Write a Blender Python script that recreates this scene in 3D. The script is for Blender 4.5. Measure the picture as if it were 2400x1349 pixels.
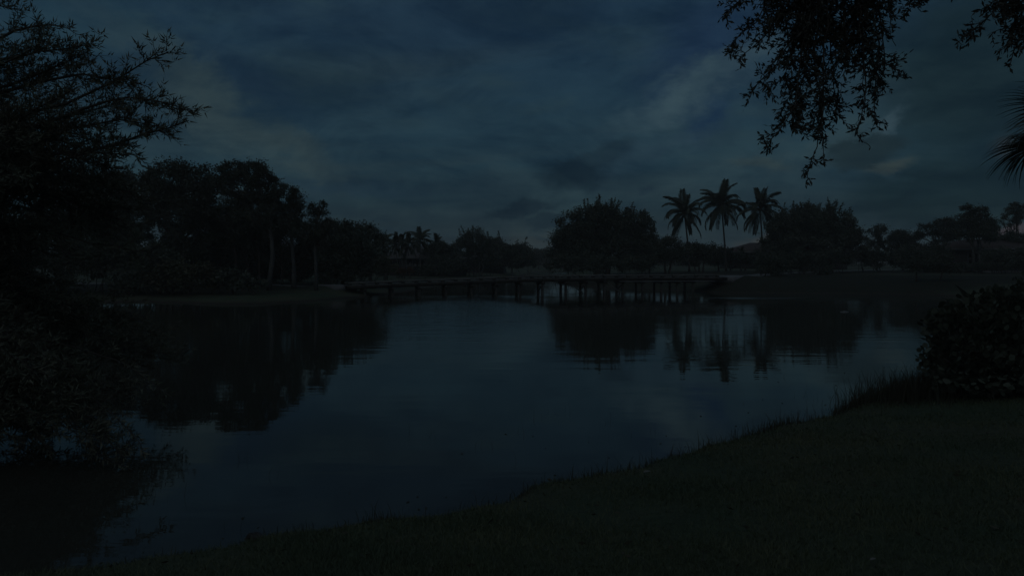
import bpy, math, random
import numpy as np
from mathutils import Vector, Matrix

for o in list(bpy.data.objects):
    bpy.data.objects.remove(o)
SC = bpy.context.scene
COL = SC.collection
R = math.radians

# ------------------------------------------------------------------ camera
EYE = 2.6          # metres above the water
F = 1600.0         # focal length in photograph pixels (24 mm on 36 mm)
HOR = 612.0        # horizon row in the photograph
cam_d = bpy.data.cameras.new('camera')
cam = bpy.data.objects.new('camera', cam_d)
COL.objects.link(cam)
cam.location = (0, 0, EYE)
cam.rotation_euler = (R(90), 0, 0)
cam_d.lens = 24.0
cam_d.sensor_width = 36.0
cam_d.shift_y = (HOR - 674.5) / 2400.0
cam_d.clip_start = 0.05
cam_d.clip_end = 3000
SC.camera = cam

# ------------------------------------------------------------------ world
def lin(c):
    r = []
    for v in c:
        v = v / 255.0
        r.append(v / 12.92 if v <= 0.04045 else ((v + 0.055) / 1.055) ** 2.4)
    return tuple(r) + (1.0,)

W = bpy.data.worlds.new('World')
SC.world = W
W.use_nodes = True
nt = W.node_tree
nt.nodes.clear()
def N(tree, typ, **kw):
    n = tree.nodes.new(typ)
    for k, v in kw.items():
        setattr(n, k, v)
    return n
def mth(tree, op, a, b=None, clamp=False):
    n = N(tree, 'ShaderNodeMath', operation=op, use_clamp=clamp)
    for i, v in enumerate((a, b)):
        if v is None:
            continue
        if isinstance(v, (int, float)):
            n.inputs[i].default_value = v
        else:
            tree.links.new(v, n.inputs[i])
    return n.outputs[0]
def mixc(tree, fac, a, b, blend='MIX'):
    n = N(tree, 'ShaderNodeMix', data_type='RGBA', blend_type=blend)
    for s, v in ((0, fac), (6, a), (7, b)):
        if isinstance(v, (int, float)):
            n.inputs[s].default_value = v
        elif isinstance(v, tuple):
            n.inputs[s].default_value = v
        else:
            tree.links.new(v, n.inputs[s])
    return n.outputs[2]

SUN_EL, SUN_AZ = 1.5, 200.0       # the last light, low behind the camera's left shoulder
tc = N(nt, 'ShaderNodeTexCoord')
sep = N(nt, 'ShaderNodeSeparateXYZ')
nt.links.new(tc.outputs['Generated'], sep.inputs[0])
dx, dy, dz = sep.outputs
az = mth(nt, 'ARCTAN2', dx, dy)
hyp = mth(nt, 'SQRT', mth(nt, 'ADD', mth(nt, 'MULTIPLY', dx, dx), mth(nt, 'MULTIPLY', dy, dy)))
el = mth(nt, 'ARCTAN2', dz, hyp)
ang = N(nt, 'ShaderNodeCombineXYZ')
nt.links.new(az, ang.inputs[0]); nt.links.new(el, ang.inputs[1])
# cloud layer coordinates: a flat deck seen in perspective
zc = mth(nt, 'ADD', mth(nt, 'MAXIMUM', dz, 0.0), 0.10)
cl = N(nt, 'ShaderNodeCombineXYZ')
nt.links.new(mth(nt, 'DIVIDE', dx, zc), cl.inputs[0]); nt.links.new(mth(nt, 'DIVIDE', dy, zc), cl.inputs[1])
def noise(tree, vec, scale, detail=6, rough=0.55, dist=0.0, mapping=None):
    if mapping:
        m = N(tree, 'ShaderNodeMapping')
        m.inputs['Location'].default_value = mapping[0]
        m.inputs['Rotation'].default_value = mapping[1]
        m.inputs['Scale'].default_value = mapping[2]
        tree.links.new(vec, m.inputs[0]); vec = m.outputs[0]
    n = N(tree, 'ShaderNodeTexNoise')
    n.inputs['Scale'].default_value = scale
    n.inputs['Detail'].default_value = detail
    n.inputs['Roughness'].default_value = rough
    n.inputs['Distortion'].default_value = dist
    tree.links.new(vec, n.inputs['Vector'])
    return n
def ramp(tree, v, lo, hi, tolo=0.0, tohi=1.0, smooth=True):
    n = N(tree, 'ShaderNodeMapRange', interpolation_type='SMOOTHSTEP' if smooth else 'LINEAR')
    n.inputs[1].default_value = lo; n.inputs[2].default_value = hi
    n.inputs[3].default_value = tolo; n.inputs[4].default_value = tohi
    if not smooth:
        n.clamp = True
    tree.links.new(v, n.inputs[0])
    return n.outputs[0]

sky = N(nt, 'ShaderNodeTexSky', sky_type='NISHITA')
sky.sun_disc = False
sky.sun_elevation = R(SUN_EL)
sky.sun_rotation = R(SUN_AZ)
sky.air_density = 1.0; sky.dust_density = 0.6; sky.ozone_density = 4.0
SKY_K = 0.06
nish = mixc(nt, 1.0, sky.outputs[0], (SKY_K, SKY_K, SKY_K, 1), 'MULTIPLY')
base = mixc(nt, ramp(nt, el, 0.0, 0.16), lin((33, 48, 57)), lin((30, 51, 64)))
base = mixc(nt, ramp(nt, el, 0.10, 0.42), base, lin((27, 46, 65)))
base = mixc(nt, ramp(nt, el, 0.5, 1.3), base, lin((33, 53, 70)))
col = mixc(nt, 0.12, base, nish)
# broad veils and streaks of cloud
n1 = noise(nt, cl.outputs[0], 0.55, 7, 0.55, 0.6, ((3.1, 1.7, 0), (0, 0, R(28)), (0.55, 1.5, 1)))
n2 = noise(nt, cl.outputs[0], 1.6, 7, 0.6, 0.3, ((7.3, 4.2, 0), (0, 0, R(-20)), (0.7, 1.2, 1)))
n3 = noise(nt, ang.outputs[0], 5.0, 7, 0.6, 0.4, ((1.3, 0.2, 0), (0, 0, R(-6)), (1.0, 3.2, 1)))
col = mixc(nt, ramp(nt, n1.outputs[0], 0.42, 0.68, 0, 0.55), col, lin((41, 56, 64)))
col = mixc(nt, ramp(nt, n2.outputs[0], 0.5, 0.75, 0, 0.4), col, lin((25, 43, 57)))
col = mixc(nt, ramp(nt, n3.outputs[0], 0.45, 0.7, 0, 0.40), col, lin((37, 55, 64)))
# individual clouds (azimuth / elevation), edges broken by noise
wob = noise(nt, ang.outputs[0], 11.0, 9, 0.7, 0.3, ((0, 0, 0), (0, 0, 0), (1.0, 1.7, 1)))
wsub = N(nt, 'ShaderNodeVectorMath', operation='SUBTRACT')
nt.links.new(wob.outputs['Color'], wsub.inputs[0]); wsub.inputs[1].default_value = (0.5, 0.5, 0.5)
def warped(amt):
    s = N(nt, 'ShaderNodeVectorMath', operation='SCALE')
    nt.links.new(wsub.outputs[0], s.inputs[0]); s.inputs['Scale'].default_value = amt
    a = N(nt, 'ShaderNodeVectorMath', operation='ADD')
    nt.links.new(s.outputs[0], a.inputs[0]); nt.links.new(ang.outputs[0], a.inputs[1])
    return a.outputs[0]
WARP = {k: warped(k) for k in (0.05, 0.10, 0.16)}
def cloud(px, py, rx, ry, rot, rgb, amt, w=0.10, edge=(0.35, 1.0)):
    global col
    d = Vector(((px - 1200) / F, 1.0, (HOR - py) / F))
    a = math.atan2(d.x, d.y); e = math.atan2(d.z, math.hypot(d.x, d.y))
    m = N(nt, 'ShaderNodeMapping', vector_type='TEXTURE')
    m.inputs['Location'].default_value = (a, e, 0)
    m.inputs['Rotation'].default_value = (0, 0, R(rot))
    m.inputs['Scale'].default_value = (rx / F, ry / F, 1e6)
    nt.links.new(WARP[w], m.inputs[0])
    l = N(nt, 'ShaderNodeVectorMath', operation='LENGTH')
    nt.links.new(m.outputs[0], l.inputs[0])
    f = ramp(nt, l.outputs['Value'], edge[0], edge[1], amt, 0.0)
    col = mixc(nt, f, col, lin(rgb))
CLOUDS = [
    (1000, 60, 520, 110, 4, (26, 44, 62), 0.7, 0.16, (0.1, 1.0)),
    (1650, 110, 230, 150, 30, (28, 46, 71), 0.65, 0.16, (0.0, 1.0)),
    (1660, 265, 120, 60, 30, (27, 47, 71), 0.7, 0.10, (0.0, 1.0)),
    (240, 60, 330, 110, 10, (30, 52, 66), 0.6, 0.16, (0.1, 1.0)),
    (330, 120, 300, 60, -30, (37, 54, 66), 0.6, 0.10, (0.0, 1.0)),
    (480, 225, 240, 95, -45, (50, 65, 71), 0.8, 0.16, (0.0, 1.0)),
    (670, 340, 240, 60, -28, (46, 60, 66), 0.75, 0.10, (0.0, 1.0)),
    (520, 130, 330, 60, -35, (26, 45, 65), 0.5, 0.10, (0.1, 1.0)),
    (820, 440, 240, 40, -3, (28, 47, 62), 0.6, 0.10, (0.2, 1.0)),
    (1180, 430, 300, 40, 6, (38, 55, 65), 0.55, 0.10, (0.1, 1.0)),
    (1620, 205, 270, 62, 26, (54, 73, 84), 0.85, 0.10, (0.0, 1.0)),
    (1790, 120, 160, 70, 20, (42, 60, 74), 0.6, 0.10, (0.0, 1.0)),
    (1560, 340, 260, 50, 14, (38, 56, 70), 0.5, 0.10, (0.1, 1.0)),
    (1750, 400, 260, 60, 8, (39, 56, 66), 0.5, 0.16, (0.1, 1.0)),
    (2270, 180, 230, 260, 0, (21, 37, 45), 0.85, 0.10, (0.3, 1.0)),
    (2230, 430, 280, 70, 4, (22, 39, 47), 0.85, 0.10, (0.3, 1.0)),
    (2250, 490, 330, 45, 0, (21, 37, 44), 0.7, 0.10, (0.3, 1.0)),
    (1980, 340, 120, 50, 20, (40, 57, 66), 0.6, 0.10, (0.1, 1.0)),
    (2072, 295, 60, 34, 50, (50, 68, 80), 0.7, 0.10, (0.0, 1.0)),
    (2030, 352, 95, 38, 12, (24, 38, 46), 0.85, 0.10, (0.4, 1.0)),
    (2085, 385, 75, 18, 6, (50, 60, 62), 0.75, 0.05, (0.1, 1.0)),
    (1780, 385, 90, 20, -6, (46, 58, 62), 0.55, 0.05, (0.1, 1.0)),
    (1340, 405, 120, 55, 6, (23, 39, 50), 0.85, 0.10, (0.4, 1.0)),
    (1410, 360, 110, 32, 16, (27, 44, 56), 0.75, 0.05, (0.4, 1.0)),
    (1215, 492, 120, 30, 14, (23, 38, 49), 0.85, 0.10, (0.4, 1.0)),
    (1290, 524, 95, 30, 4, (23, 38, 49), 0.85, 0.10, (0.4, 1.0)),
    (1520, 448, 32, 14, 10, (28, 44, 57), 0.7, 0.05, (0.3, 1.0)),
    (1240, 568, 120, 26, 0, (42, 51, 56), 0.7, 0.05, (0.1, 1.0)),
    (1790, 570, 90, 24, 2, (56, 56, 57), 0.9, 0.05, (0.1, 1.0)),
    (2370, 538, 75, 18, 8, (60, 54, 60), 0.9, 0.05, (0.1, 1.0)),
    (2365, 345, 34, 34, 30, (48, 54, 60), 0.7, 0.05, (0.0, 1.0)),
]
for c in CLOUDS:
    cloud(*c)
# wisps and puffs over everything
n4 = noise(nt, cl.outputs[0], 0.9, 10, 0.62, 0.7, ((11.3, 2.1, 0), (0, 0, R(40)), (0.55, 1.3, 1)))
n5 = noise(nt, ang.outputs[0], 4.4, 10, 0.62, 0.6, ((4.4, 9.2, 0), (0, 0, R(24)), (1.0, 1.9, 1)))
n6 = noise(nt, ang.outputs[0], 8.5, 10, 0.66, 0.5, ((6.1, 2.7, 0), (0, 0, R(-20)), (0.9, 2.0, 1)))
n7 = noise(nt, ang.outputs[0], 24.0, 8, 0.66, 0.8, ((2.2, 5.7, 0), (0, 0, R(10)), (0.8, 1.8, 1)))
wsp = mth(nt, 'ADD', ramp(nt, n4.outputs[0], 0.3, 0.72, -0.13, 0.17, False), ramp(nt, n5.outputs[0], 0.38, 0.63, -0.18, 0.20))
wsp = mth(nt, 'ADD', wsp, ramp(nt, n6.outputs[0], 0.3, 0.7, -0.14, 0.15, False))
wsp = mth(nt, 'ADD', wsp, ramp(nt, n7.outputs[0], 0.3, 0.7, -0.06, 0.06, False))
wv = N(nt, 'ShaderNodeCombineColor')
for _i, _g in enumerate((1.25, 1.0, 0.72)):
    nt.links.new(mth(nt, 'ADD', mth(nt, 'MULTIPLY', wsp, _g), 1.0), wv.inputs[_i])
col = mixc(nt, 1.0, col, wv.outputs[0], 'MULTIPLY')
bg = N(nt, 'ShaderNodeBackground')
bg.inputs['Strength'].default_value = 1.0
col = mixc(nt, 1.0, col, (0.90, 0.935, 0.90, 1), 'MULTIPLY')
nt.links.new(col, bg.inputs[0])
wo = N(nt, 'ShaderNodeOutputWorld')
nt.links.new(bg.outputs[0], wo.inputs[0])

# ------------------------------------------------------------------ fill light
sl = bpy.data.lights.new('dusk_fill', 'SUN')  # wide soft fill added behind the camera to lift the darks
sl.energy = 0.17
sl.angle = R(160)
sl.color = (1.0, 0.97, 0.9)
so = bpy.data.objects.new('dusk_fill', sl)
COL.objects.link(so)
_a = R(SUN_AZ)
_sd = Vector((math.sin(_a) * math.cos(R(38)), math.cos(_a) * math.cos(R(38)), math.sin(R(38))))
so.rotation_euler = _sd.to_track_quat('Z', 'Y').to_euler()

SC.view_settings.view_transform = 'Standard'
SC.view_settings.look = 'None'
SC.view_settings.exposure = 0.0
SC.view_settings.gamma = 1.0
SC.view_settings.use_curve_mapping = False
SC.render.engine = 'CYCLES'
SC.cycles.use_denoising = True
SC.cycles.max_bounces = 5
SC.cycles.diffuse_bounces = 2
SC.cycles.glossy_bounces = 3

# ------------------------------------------------------------------ helpers
def at(px, py, D):
    return np.array([(px - 1200) / F * D, D, EYE + (HOR - py) / F * D])
def px2(px, D):
    return (px - 1200) / F * D

def mesh_np(name, V, quads=None, tris=None, smooth=False):
    V = np.asarray(V, dtype=np.float32).reshape(-1, 3)
    me = bpy.data.meshes.new(name)
    q = np.zeros((0, 4), np.int32) if quads is None or len(quads) == 0 else np.asarray(quads, np.int32).reshape(-1, 4)
    t = np.zeros((0, 3), np.int32) if tris is None or len(tris) == 0 else np.asarray(tris, np.int32).reshape(-1, 3)
    me.vertices.add(len(V))
    me.vertices.foreach_set('co', V.ravel())
    me.loops.add(q.size + t.size)
    me.loops.foreach_set('vertex_index', np.concatenate([q.ravel(), t.ravel()]).astype(np.int32))
    me.polygons.add(len(q) + len(t))
    ls = np.concatenate([np.arange(len(q)) * 4, q.size + np.arange(len(t)) * 3]).astype(np.int32)
    me.polygons.foreach_set('loop_start', ls)
    if smooth:
        me.polygons.foreach_set('use_smooth', np.ones(len(ls), dtype=bool))
    me.update(calc_edges=True)
    return me

class MB:
    """collects vertices, quads and triangles"""
    def __init__(s):
        s.V = []; s.Q = []; s.T = []; s.n = 0
    def add(s, V, Q=None, T=None):
        V = np.asarray(V, float).reshape(-1, 3)
        s.V.append(V)
        if Q is not None and len(Q):
            s.Q.append(np.asarray(Q, int).reshape(-1, 4) + s.n)
        if T is not None and len(T):
            s.T.append(np.asarray(T, int).reshape(-1, 3) + s.n)
        s.n += len(V)
        return s
    def tube(s, P, Rr, k=6, cap=True):
        P = np.asarray(P, float); m = len(P)
        Rr = np.broadcast_to(np.asarray(Rr, float), (m,))
        T = np.gradient(P, axis=0)
        T /= np.linalg.norm(T, axis=1)[:, None] + 1e-9
        up = np.tile(np.array([0., 0., 1.]), (m, 1))
        up[np.abs(T[:, 2]) > 0.9] = (1., 0., 0.)
        if np.any(np.abs(T[:, 2]) > 0.9):
            up[:] = (1., 0.02, 0.) if np.mean(np.abs(T[:, 2])) > 0.6 else up
        A = np.cross(T, up); A /= np.linalg.norm(A, axis=1)[:, None] + 1e-9
        B = np.cross(T, A)
        th = np.arange(k) / k * 2 * np.pi
        V = P[:, None, :] + Rr[:, None, None] * (np.cos(th)[None, :, None] * A[:, None, :] + np.sin(th)[None, :, None] * B[:, None, :])
        i = np.arange(m - 1)[:, None] * k; j = np.arange(k)[None, :]; j2 = (j + 1) % k
        Q = np.stack([i + j, i + j2, i + k + j2, i + k + j], -1).reshape(-1, 4)
        V = V.reshape(-1, 3); T3 = []
        if cap:
            V = np.vstack([V, P[:1], P[-1:]])
            c0, c1 = m * k, m * k + 1
            for a in range(k):
                T3 += [(c0, (a + 1) % k, a), (c1, (m - 1) * k + a, (m - 1) * k + (a + 1) % k)]
        return s.add(V, Q, T3)
    def box(s, c, d, ax=None):
        """box centred c with full sizes d along axes ax (3 row vectors)"""
        ax = np.eye(3) if ax is None else np.asarray(ax, float)
        sg = np.array([[x, y, z] for x in (-1, 1) for y in (-1, 1) for z in (-1, 1)]) * 0.5
        V = np.asarray(c, float) + (sg * np.asarray(d, float)) @ ax
        Q = [(0, 1, 3, 2), (4, 6, 7, 5), (0, 4, 5, 1), (2, 3, 7, 6), (0, 2, 6, 4), (1, 5, 7, 3)]
        return s.add(V, Q)
    def mesh(s, name, smooth=False, off=None):
        V = np.vstack(s.V)
        if off is not None:
            V = V - np.asarray(off, float)
        return mesh_np(name, V, np.vstack(s.Q) if s.Q else None, np.vstack(s.T) if s.T else None, smooth)

def obj(name, me, m, parent=None, loc=None):
    o = bpy.data.objects.new(name, me)
    COL.objects.link(o)
    if m is not None and len(me.materials) == 0:
        me.materials.append(m)
    if parent is not None:
        o.parent = parent
    if loc is not None:
        o.location = Vector([float(v) for v in loc])
    return o
def thing(name, label, cat, loc, group=None):
    o = bpy.data.objects.new(name, None)
    o.empty_display_size = 0.2
    COL.objects.link(o)
    o.location = Vector([float(v) for v in loc])
    tag(o, label, cat, group)
    return o
def tag(o, label, cat, group=None):
    o['label'] = label; o['category'] = cat
    if group:
        o['group'] = group
    return o
def kind(o, k, label=None):
    o['kind'] = k
    if label:
        o['label'] = label
    return o

def mat(name, c1, c2=None, scale=3.0, rough=0.7, spec=0.3, detail=4, stretch=(1, 1, 1), bump=0.0, bscale=20.0, objrand=0.0):
    m = bpy.data.materials.new(name)
    m.use_nodes = True
    t = m.node_tree
    b = t.nodes['Principled BSDF']
    b.inputs['Roughness'].default_value = rough
    b.inputs['Specular IOR Level'].default_value = spec
    g = N(t, 'ShaderNodeNewGeometry')
    if c2 is None:
        c2 = c1
    n = noise(t, g.outputs['Position'], scale, detail, 0.6, 0.0, ((0, 0, 0), (0, 0, 0), stretch))
    c = mixc(t, ramp(t, n.outputs[0], 0.3, 0.7), tuple(c1) + (1,), tuple(c2) + (1,))
    if objrand:
        oi = N(t, 'ShaderNodeObjectInfo')
        k = ramp(t, oi.outputs['Random'], 0, 1, 1 - objrand, 1 + objrand, smooth=False)
        cc = N(t, 'ShaderNodeCombineColor')
        for i in range(3):
            t.links.new(k, cc.inputs[i])
        c = mixc(t, 1.0, c, cc.outputs[0], 'MULTIPLY')
    t.links.new(c, b.inputs['Base Color'])
    if bump:
        nb = noise(t, g.outputs['Position'], bscale, 4, 0.6, 0.0, ((0, 0, 0), (0, 0, 0), stretch))
        bp = N(t, 'ShaderNodeBump')
        bp.inputs['Strength'].default_value = bump
        bp.inputs['Distance'].default_value = 0.03
        t.links.new(nb.outputs[0], bp.inputs['Height'])
        t.links.new(bp.outputs[0], b.inputs['Normal'])
    return m

M = {}
M['leaf_dark'] = mat('leaf_dark', (0.062, 0.076, 0.06), (0.08, 0.096, 0.072), 0.8, objrand=0.12)
M['leaf_mid'] = mat('leaf_mid', (0.085, 0.108, 0.08), (0.115, 0.14, 0.095), 0.8, objrand=0.12)
M['leaf_pine'] = mat('leaf_pine', (0.062, 0.074, 0.06), (0.08, 0.092, 0.07), 0.9, objrand=0.12)
M['leaf_rust'] = mat('leaf_rust', (0.085, 0.075, 0.05), (0.07, 0.085, 0.05), 0.9, objrand=0.12)
M['leaf_orange'] = mat('leaf_orange', (0.11, 0.05, 0.03), (0.09, 0.06, 0.03), 2.5)
M['cypress'] = mat('cypress', (0.115, 0.115, 0.085), (0.1, 0.12, 0.09), 0.7)
M['oak_leaf'] = mat('oak_leaf', (0.045, 0.05, 0.045), (0.065, 0.072, 0.06), 2.0, rough=0.5)
M['grape'] = mat('grape', (0.075, 0.092, 0.07), (0.095, 0.115, 0.085), 1.5, rough=0.6, objrand=0.2)
M['frond'] = mat('frond', (0.045, 0.056, 0.04), (0.062, 0.074, 0.05), 0.8, objrand=0.25)
M['blade'] = mat('blade', (0.08, 0.1, 0.09), (0.11, 0.135, 0.12), 3, rough=0.4)
M['bark'] = mat('bark', (0.045, 0.04, 0.035), (0.08, 0.07, 0.06), 6, stretch=(1, 1, 0.25), bump=0.6, bscale=14)
M['bark_pale'] = mat('bark_pale', (0.06, 0.062, 0.06), (0.095, 0.097, 0.094), 5, stretch=(1, 1, 0.3), bump=0.5, bscale=12)
M['bark_palm'] = mat('bark_palm', (0.06, 0.055, 0.05), (0.1, 0.095, 0.085), 4, stretch=(1, 1, 4), bump=0.5, bscale=6)
M['twig'] = mat('twig', (0.04, 0.036, 0.033), (0.075, 0.068, 0.06), 8)
M['wood'] = mat('wood', (0.03, 0.028, 0.026), (0.055, 0.052, 0.048), 4, bump=0.4, bscale=30)
M['wood_pale'] = mat('wood_pale', (0.085, 0.09, 0.088), (0.14, 0.145, 0.14), 5, rough=0.6, objrand=0.25)
M['pile'] = mat('pile', (0.035, 0.033, 0.03), (0.085, 0.082, 0.078), 3, stretch=(1, 1, 0.4), bump=0.5, bscale=12)
M['concrete'] = mat('concrete', (0.13, 0.135, 0.14), (0.18, 0.185, 0.19), 1.2, bump=0.2, bscale=20)
M['stucco'] = mat('stucco', (0.04, 0.036, 0.033), (0.06, 0.055, 0.05), 1.0, bump=0.2, bscale=25)
M['white'] = mat('white', (0.1, 0.105, 0.11), (0.13, 0.135, 0.14), 2.0)
M['roof_gray'] = mat('roof_gray', (0.06, 0.056, 0.058), (0.085, 0.08, 0.082), 2.5, stretch=(1, 1, 3), bump=0.6, bscale=8)
M['roof_red'] = mat('roof_red', (0.05, 0.036, 0.034), (0.066, 0.05, 0.046), 2.5, stretch=(1, 1, 3), bump=0.6, bscale=8)
M['glass'] = mat('glass', (0.01, 0.012, 0.014), (0.015, 0.017, 0.02), 1.0, rough=0.05, spec=0.5)
M['door'] = mat('door', (0.05, 0.03, 0.02), (0.07, 0.04, 0.025), 4)
M['stone'] = mat('stone', (0.03, 0.028, 0.026), (0.06, 0.056, 0.052), 12, bump=0.8, bscale=25)
M['litter'] = mat('litter', (0.13, 0.13, 0.12), (0.17, 0.17, 0.155), 12)
M['foam'] = mat('foam', (0.2, 0.21, 0.22), (0.26, 0.27, 0.28), 12)
M['grass'] = mat('grass', (0.07, 0.1, 0.058), (0.115, 0.13, 0.068), 0.9, rough=0.6)
M['reed'] = mat('reed', (0.04, 0.045, 0.03), (0.065, 0.062, 0.04), 1.5)

# ------------------------------------------------------------------ lake outline and terrain
LAKE = np.array([
    (-7.0, 5.3), (-5.0, 5.45), (-3.3, 5.9), (-0.86, 6.9), (0.49, 7.85), (2.3, 9.2), (4.9, 11.1), (7.3, 13.1),
    (10.5, 16.5), (16, 22), (25, 30), (33, 38), (36, 46), (32, 52.5), (27, 54.5), (22, 55.2), (17.2, 57.0),
    (14.6, 62.0), (10.6, 67), (6.4, 74), (5.0, 87), (6.6, 107), (10.4, 136), (14.5, 163), (11, 176), (6.6, 170),
    (4.0, 150), (1.3, 122), (-3, 95), (-6.2, 80), (-8.6, 69), (-9.0, 61), (-10.0, 54), (-11.4, 49), (-13.3, 44.3),
    (-15.3, 41.8), (-18.5, 41.4), (-23, 43.5), (-29, 42), (-34, 36), (-31, 26), (-25, 17), (-19, 10.5), (-12, 6.2)])
def smooth_poly(P, n=6):
    out = []
    m = len(P)
    for i in range(m):
        p0, p1, p2, p3 = P[i - 1], P[i], P[(i + 1) % m], P[(i + 2) % m]
        for k in range(n):
            t = k / n
            out.append(0.5 * ((2 * p1) + (-p0 + p2) * t + (2 * p0 - 5 * p1 + 4 * p2 - p3) * t * t + (-p0 + 3 * p1 - 3 * p2 + p3) * t ** 3))
    return np.array(out)
SHORE = smooth_poly(LAKE)
def shore_sd(X, Y):
    """signed distance to the shoreline, positive on land"""
    X = np.asarray(X, float).ravel(); Y = np.asarray(Y, float).ravel()
    best = np.full(X.shape, 1e18); inside = np.zeros(X.shape, bool)
    m = len(SHORE)
    for i in range(m):
        ax, ay = SHORE[i]; bx, by = SHORE[(i + 1) % m]
        ex, ey = bx - ax, by - ay
        L = ex * ex + ey * ey + 1e-12
        t = np.clip(((X - ax) * ex + (Y - ay) * ey) / L, 0, 1)
        d = (X - ax - t * ex) ** 2 + (Y - ay - t * ey) ** 2
        best = np.minimum(best, d)
        c = ((ay > Y) != (by > Y)) & (X < ex * (Y - ay) / (ey if abs(ey) > 1e-12 else 1e-12) + ax)
        inside ^= c
    d = np.sqrt(best)
    return np.where(inside, -d, d)
def ground_h(X, Y):
    X = np.asarray(X, float); Y = np.asarray(Y, float); sh = X.shape
    x = X.ravel(); y = Y.ravel()
    sd = shore_sd(x, y)
    sd = sd + 0.10 * np.sin(x * 2.1 + 1.3 * np.sin(y * 1.7)) * np.exp(-np.abs(sd)) + 0.05 * np.sin(x * 5.3 + y * 4.1)* np.exp(-np.abs(sd))
    left = 1 / (1 + np.exp((x + 4) / 2.0)) * 1 / (1 + np.exp(-(y - 30) / 3.0))
    top = 1.3 * (1 - left) + 0.62 * left
    mL = np.exp(-((x + 14.2) ** 2 + (y - 52.3) ** 2) / 9.0); mR = np.exp(-((x - 20.2) ** 2 + (y - 60.5) ** 2) / 12.0)
    top = top + 0.2 * mL + 0.02 * mR
    dec = 5.5 - 4.6 * np.maximum(mL, mR)
    land = 0.07 * np.clip(sd / 0.25, 0, 1) + (top - 0.07) * (1 - np.exp(-np.clip(sd, 0, None) / dec))
    land = land + 0.03 * np.sin(x * 0.8 + 0.5) * np.sin(y * 0.7) * np.clip(sd / 2, 0, 1)
    und = -0.9 * (1 - np.exp(np.clip(sd, None, 0) / 2.0)) - 0.02
    return np.where(sd > 0, land, und).reshape(sh)
def gh(x, y):
    return float(ground_h(np.array([x]), np.array([y]))[0])

angs = np.concatenate([np.arange(-60, 60, 0.25), np.arange(60, 300, 3.0)])
rad = [0.0] + list(0.5 * 1.03 ** np.arange(0, 256))
rad = np.array(rad)
A_, R_ = np.meshgrid(np.radians(angs), rad[1:])
GX = R_ * np.sin(A_); GY = R_ * np.cos(A_)
GZ = ground_h(GX, GY)
na = len(angs); nr = len(rad) - 1
GV = np.stack([GX, GY, GZ], -1).reshape(-1, 3)
i, j = np.meshgrid(np.arange(nr - 1), np.arange(na), indexing='ij')
j2 = (j + 1) % na
GQ = np.stack([i * na + j, (i + 1) * na + j, (i + 1) * na + j2, i * na + j2], -1).reshape(-1, 4)
GV = np.vstack([GV, [[0, 0, gh(0, 0)]]])
GT = np.stack([np.full(na, len(GV) - 1), np.arange(na), (np.arange(na) + 1) % na], -1)
mg = bpy.data.materials.new('lawn_soil'); mg.use_nodes = True
t = mg.node_tree; b = t.nodes['Principled BSDF']
b.inputs['Roughness'].default_value = 0.85; b.inputs['Specular IOR Level'].default_value = 0.15
g = N(t, 'ShaderNodeNewGeometry')
na1 = noise(t, g.outputs['Position'], 0.35, 6, 0.6)
na2 = noise(t, g.outputs['Position'], 9.0, 5, 0.65)
c = mixc(t, ramp(t, na1.outputs[0], 0.35, 0.65), (0.055, 0.078, 0.048, 1), (0.08, 0.085, 0.055, 1))
c = mixc(t, ramp(t, na2.outputs[0], 0.35, 0.7, 0, 0.6), c, (0.034, 0.042, 0.026, 1))
sp = N(t, 'ShaderNodeSeparateXYZ'); t.links.new(g.outputs['Position'], sp.inputs[0])
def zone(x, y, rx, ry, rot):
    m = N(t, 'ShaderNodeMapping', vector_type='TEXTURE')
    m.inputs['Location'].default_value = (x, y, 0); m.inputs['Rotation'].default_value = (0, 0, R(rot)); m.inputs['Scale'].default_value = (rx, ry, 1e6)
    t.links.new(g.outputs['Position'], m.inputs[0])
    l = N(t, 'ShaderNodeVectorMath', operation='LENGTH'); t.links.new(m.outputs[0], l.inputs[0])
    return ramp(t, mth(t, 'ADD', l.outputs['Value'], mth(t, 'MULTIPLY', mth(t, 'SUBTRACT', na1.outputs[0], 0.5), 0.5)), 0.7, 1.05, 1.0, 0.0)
mould_shade = mixc(t, na2.outputs[0], (0.016, 0.016, 0.011, 1), (0.03, 0.028, 0.019, 1))  # leaf litter on the right bank; left zones paint in tree shade
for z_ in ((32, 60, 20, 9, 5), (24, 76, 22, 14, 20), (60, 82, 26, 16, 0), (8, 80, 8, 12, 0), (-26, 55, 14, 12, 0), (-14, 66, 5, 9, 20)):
    c = mixc(t, mth(t, 'MULTIPLY', zone(*z_), 0.85), c, mould_shade)
zz = mth(t, 'ADD', sp.outputs[2], mth(t, 'MULTIPLY', mth(t, 'SUBTRACT', na2.outputs[0], 0.5), 0.12))
c = mixc(t, ramp(t, zz, 0.02, 0.16, 1, 0), c, (0.04, 0.034, 0.028, 1))
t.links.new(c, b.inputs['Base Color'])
bp = N(t, 'ShaderNodeBump'); bp.inputs['Strength'].default_value = 0.7; bp.inputs['Distance'].default_value = 0.04
t.links.new(na2.outputs[0], bp.inputs['Height']); t.links.new(bp.outputs[0], b.inputs['Normal'])
kind(obj('ground', mesh_np('ground', GV, GQ, GT, smooth=True), mg), 'structure')

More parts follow.
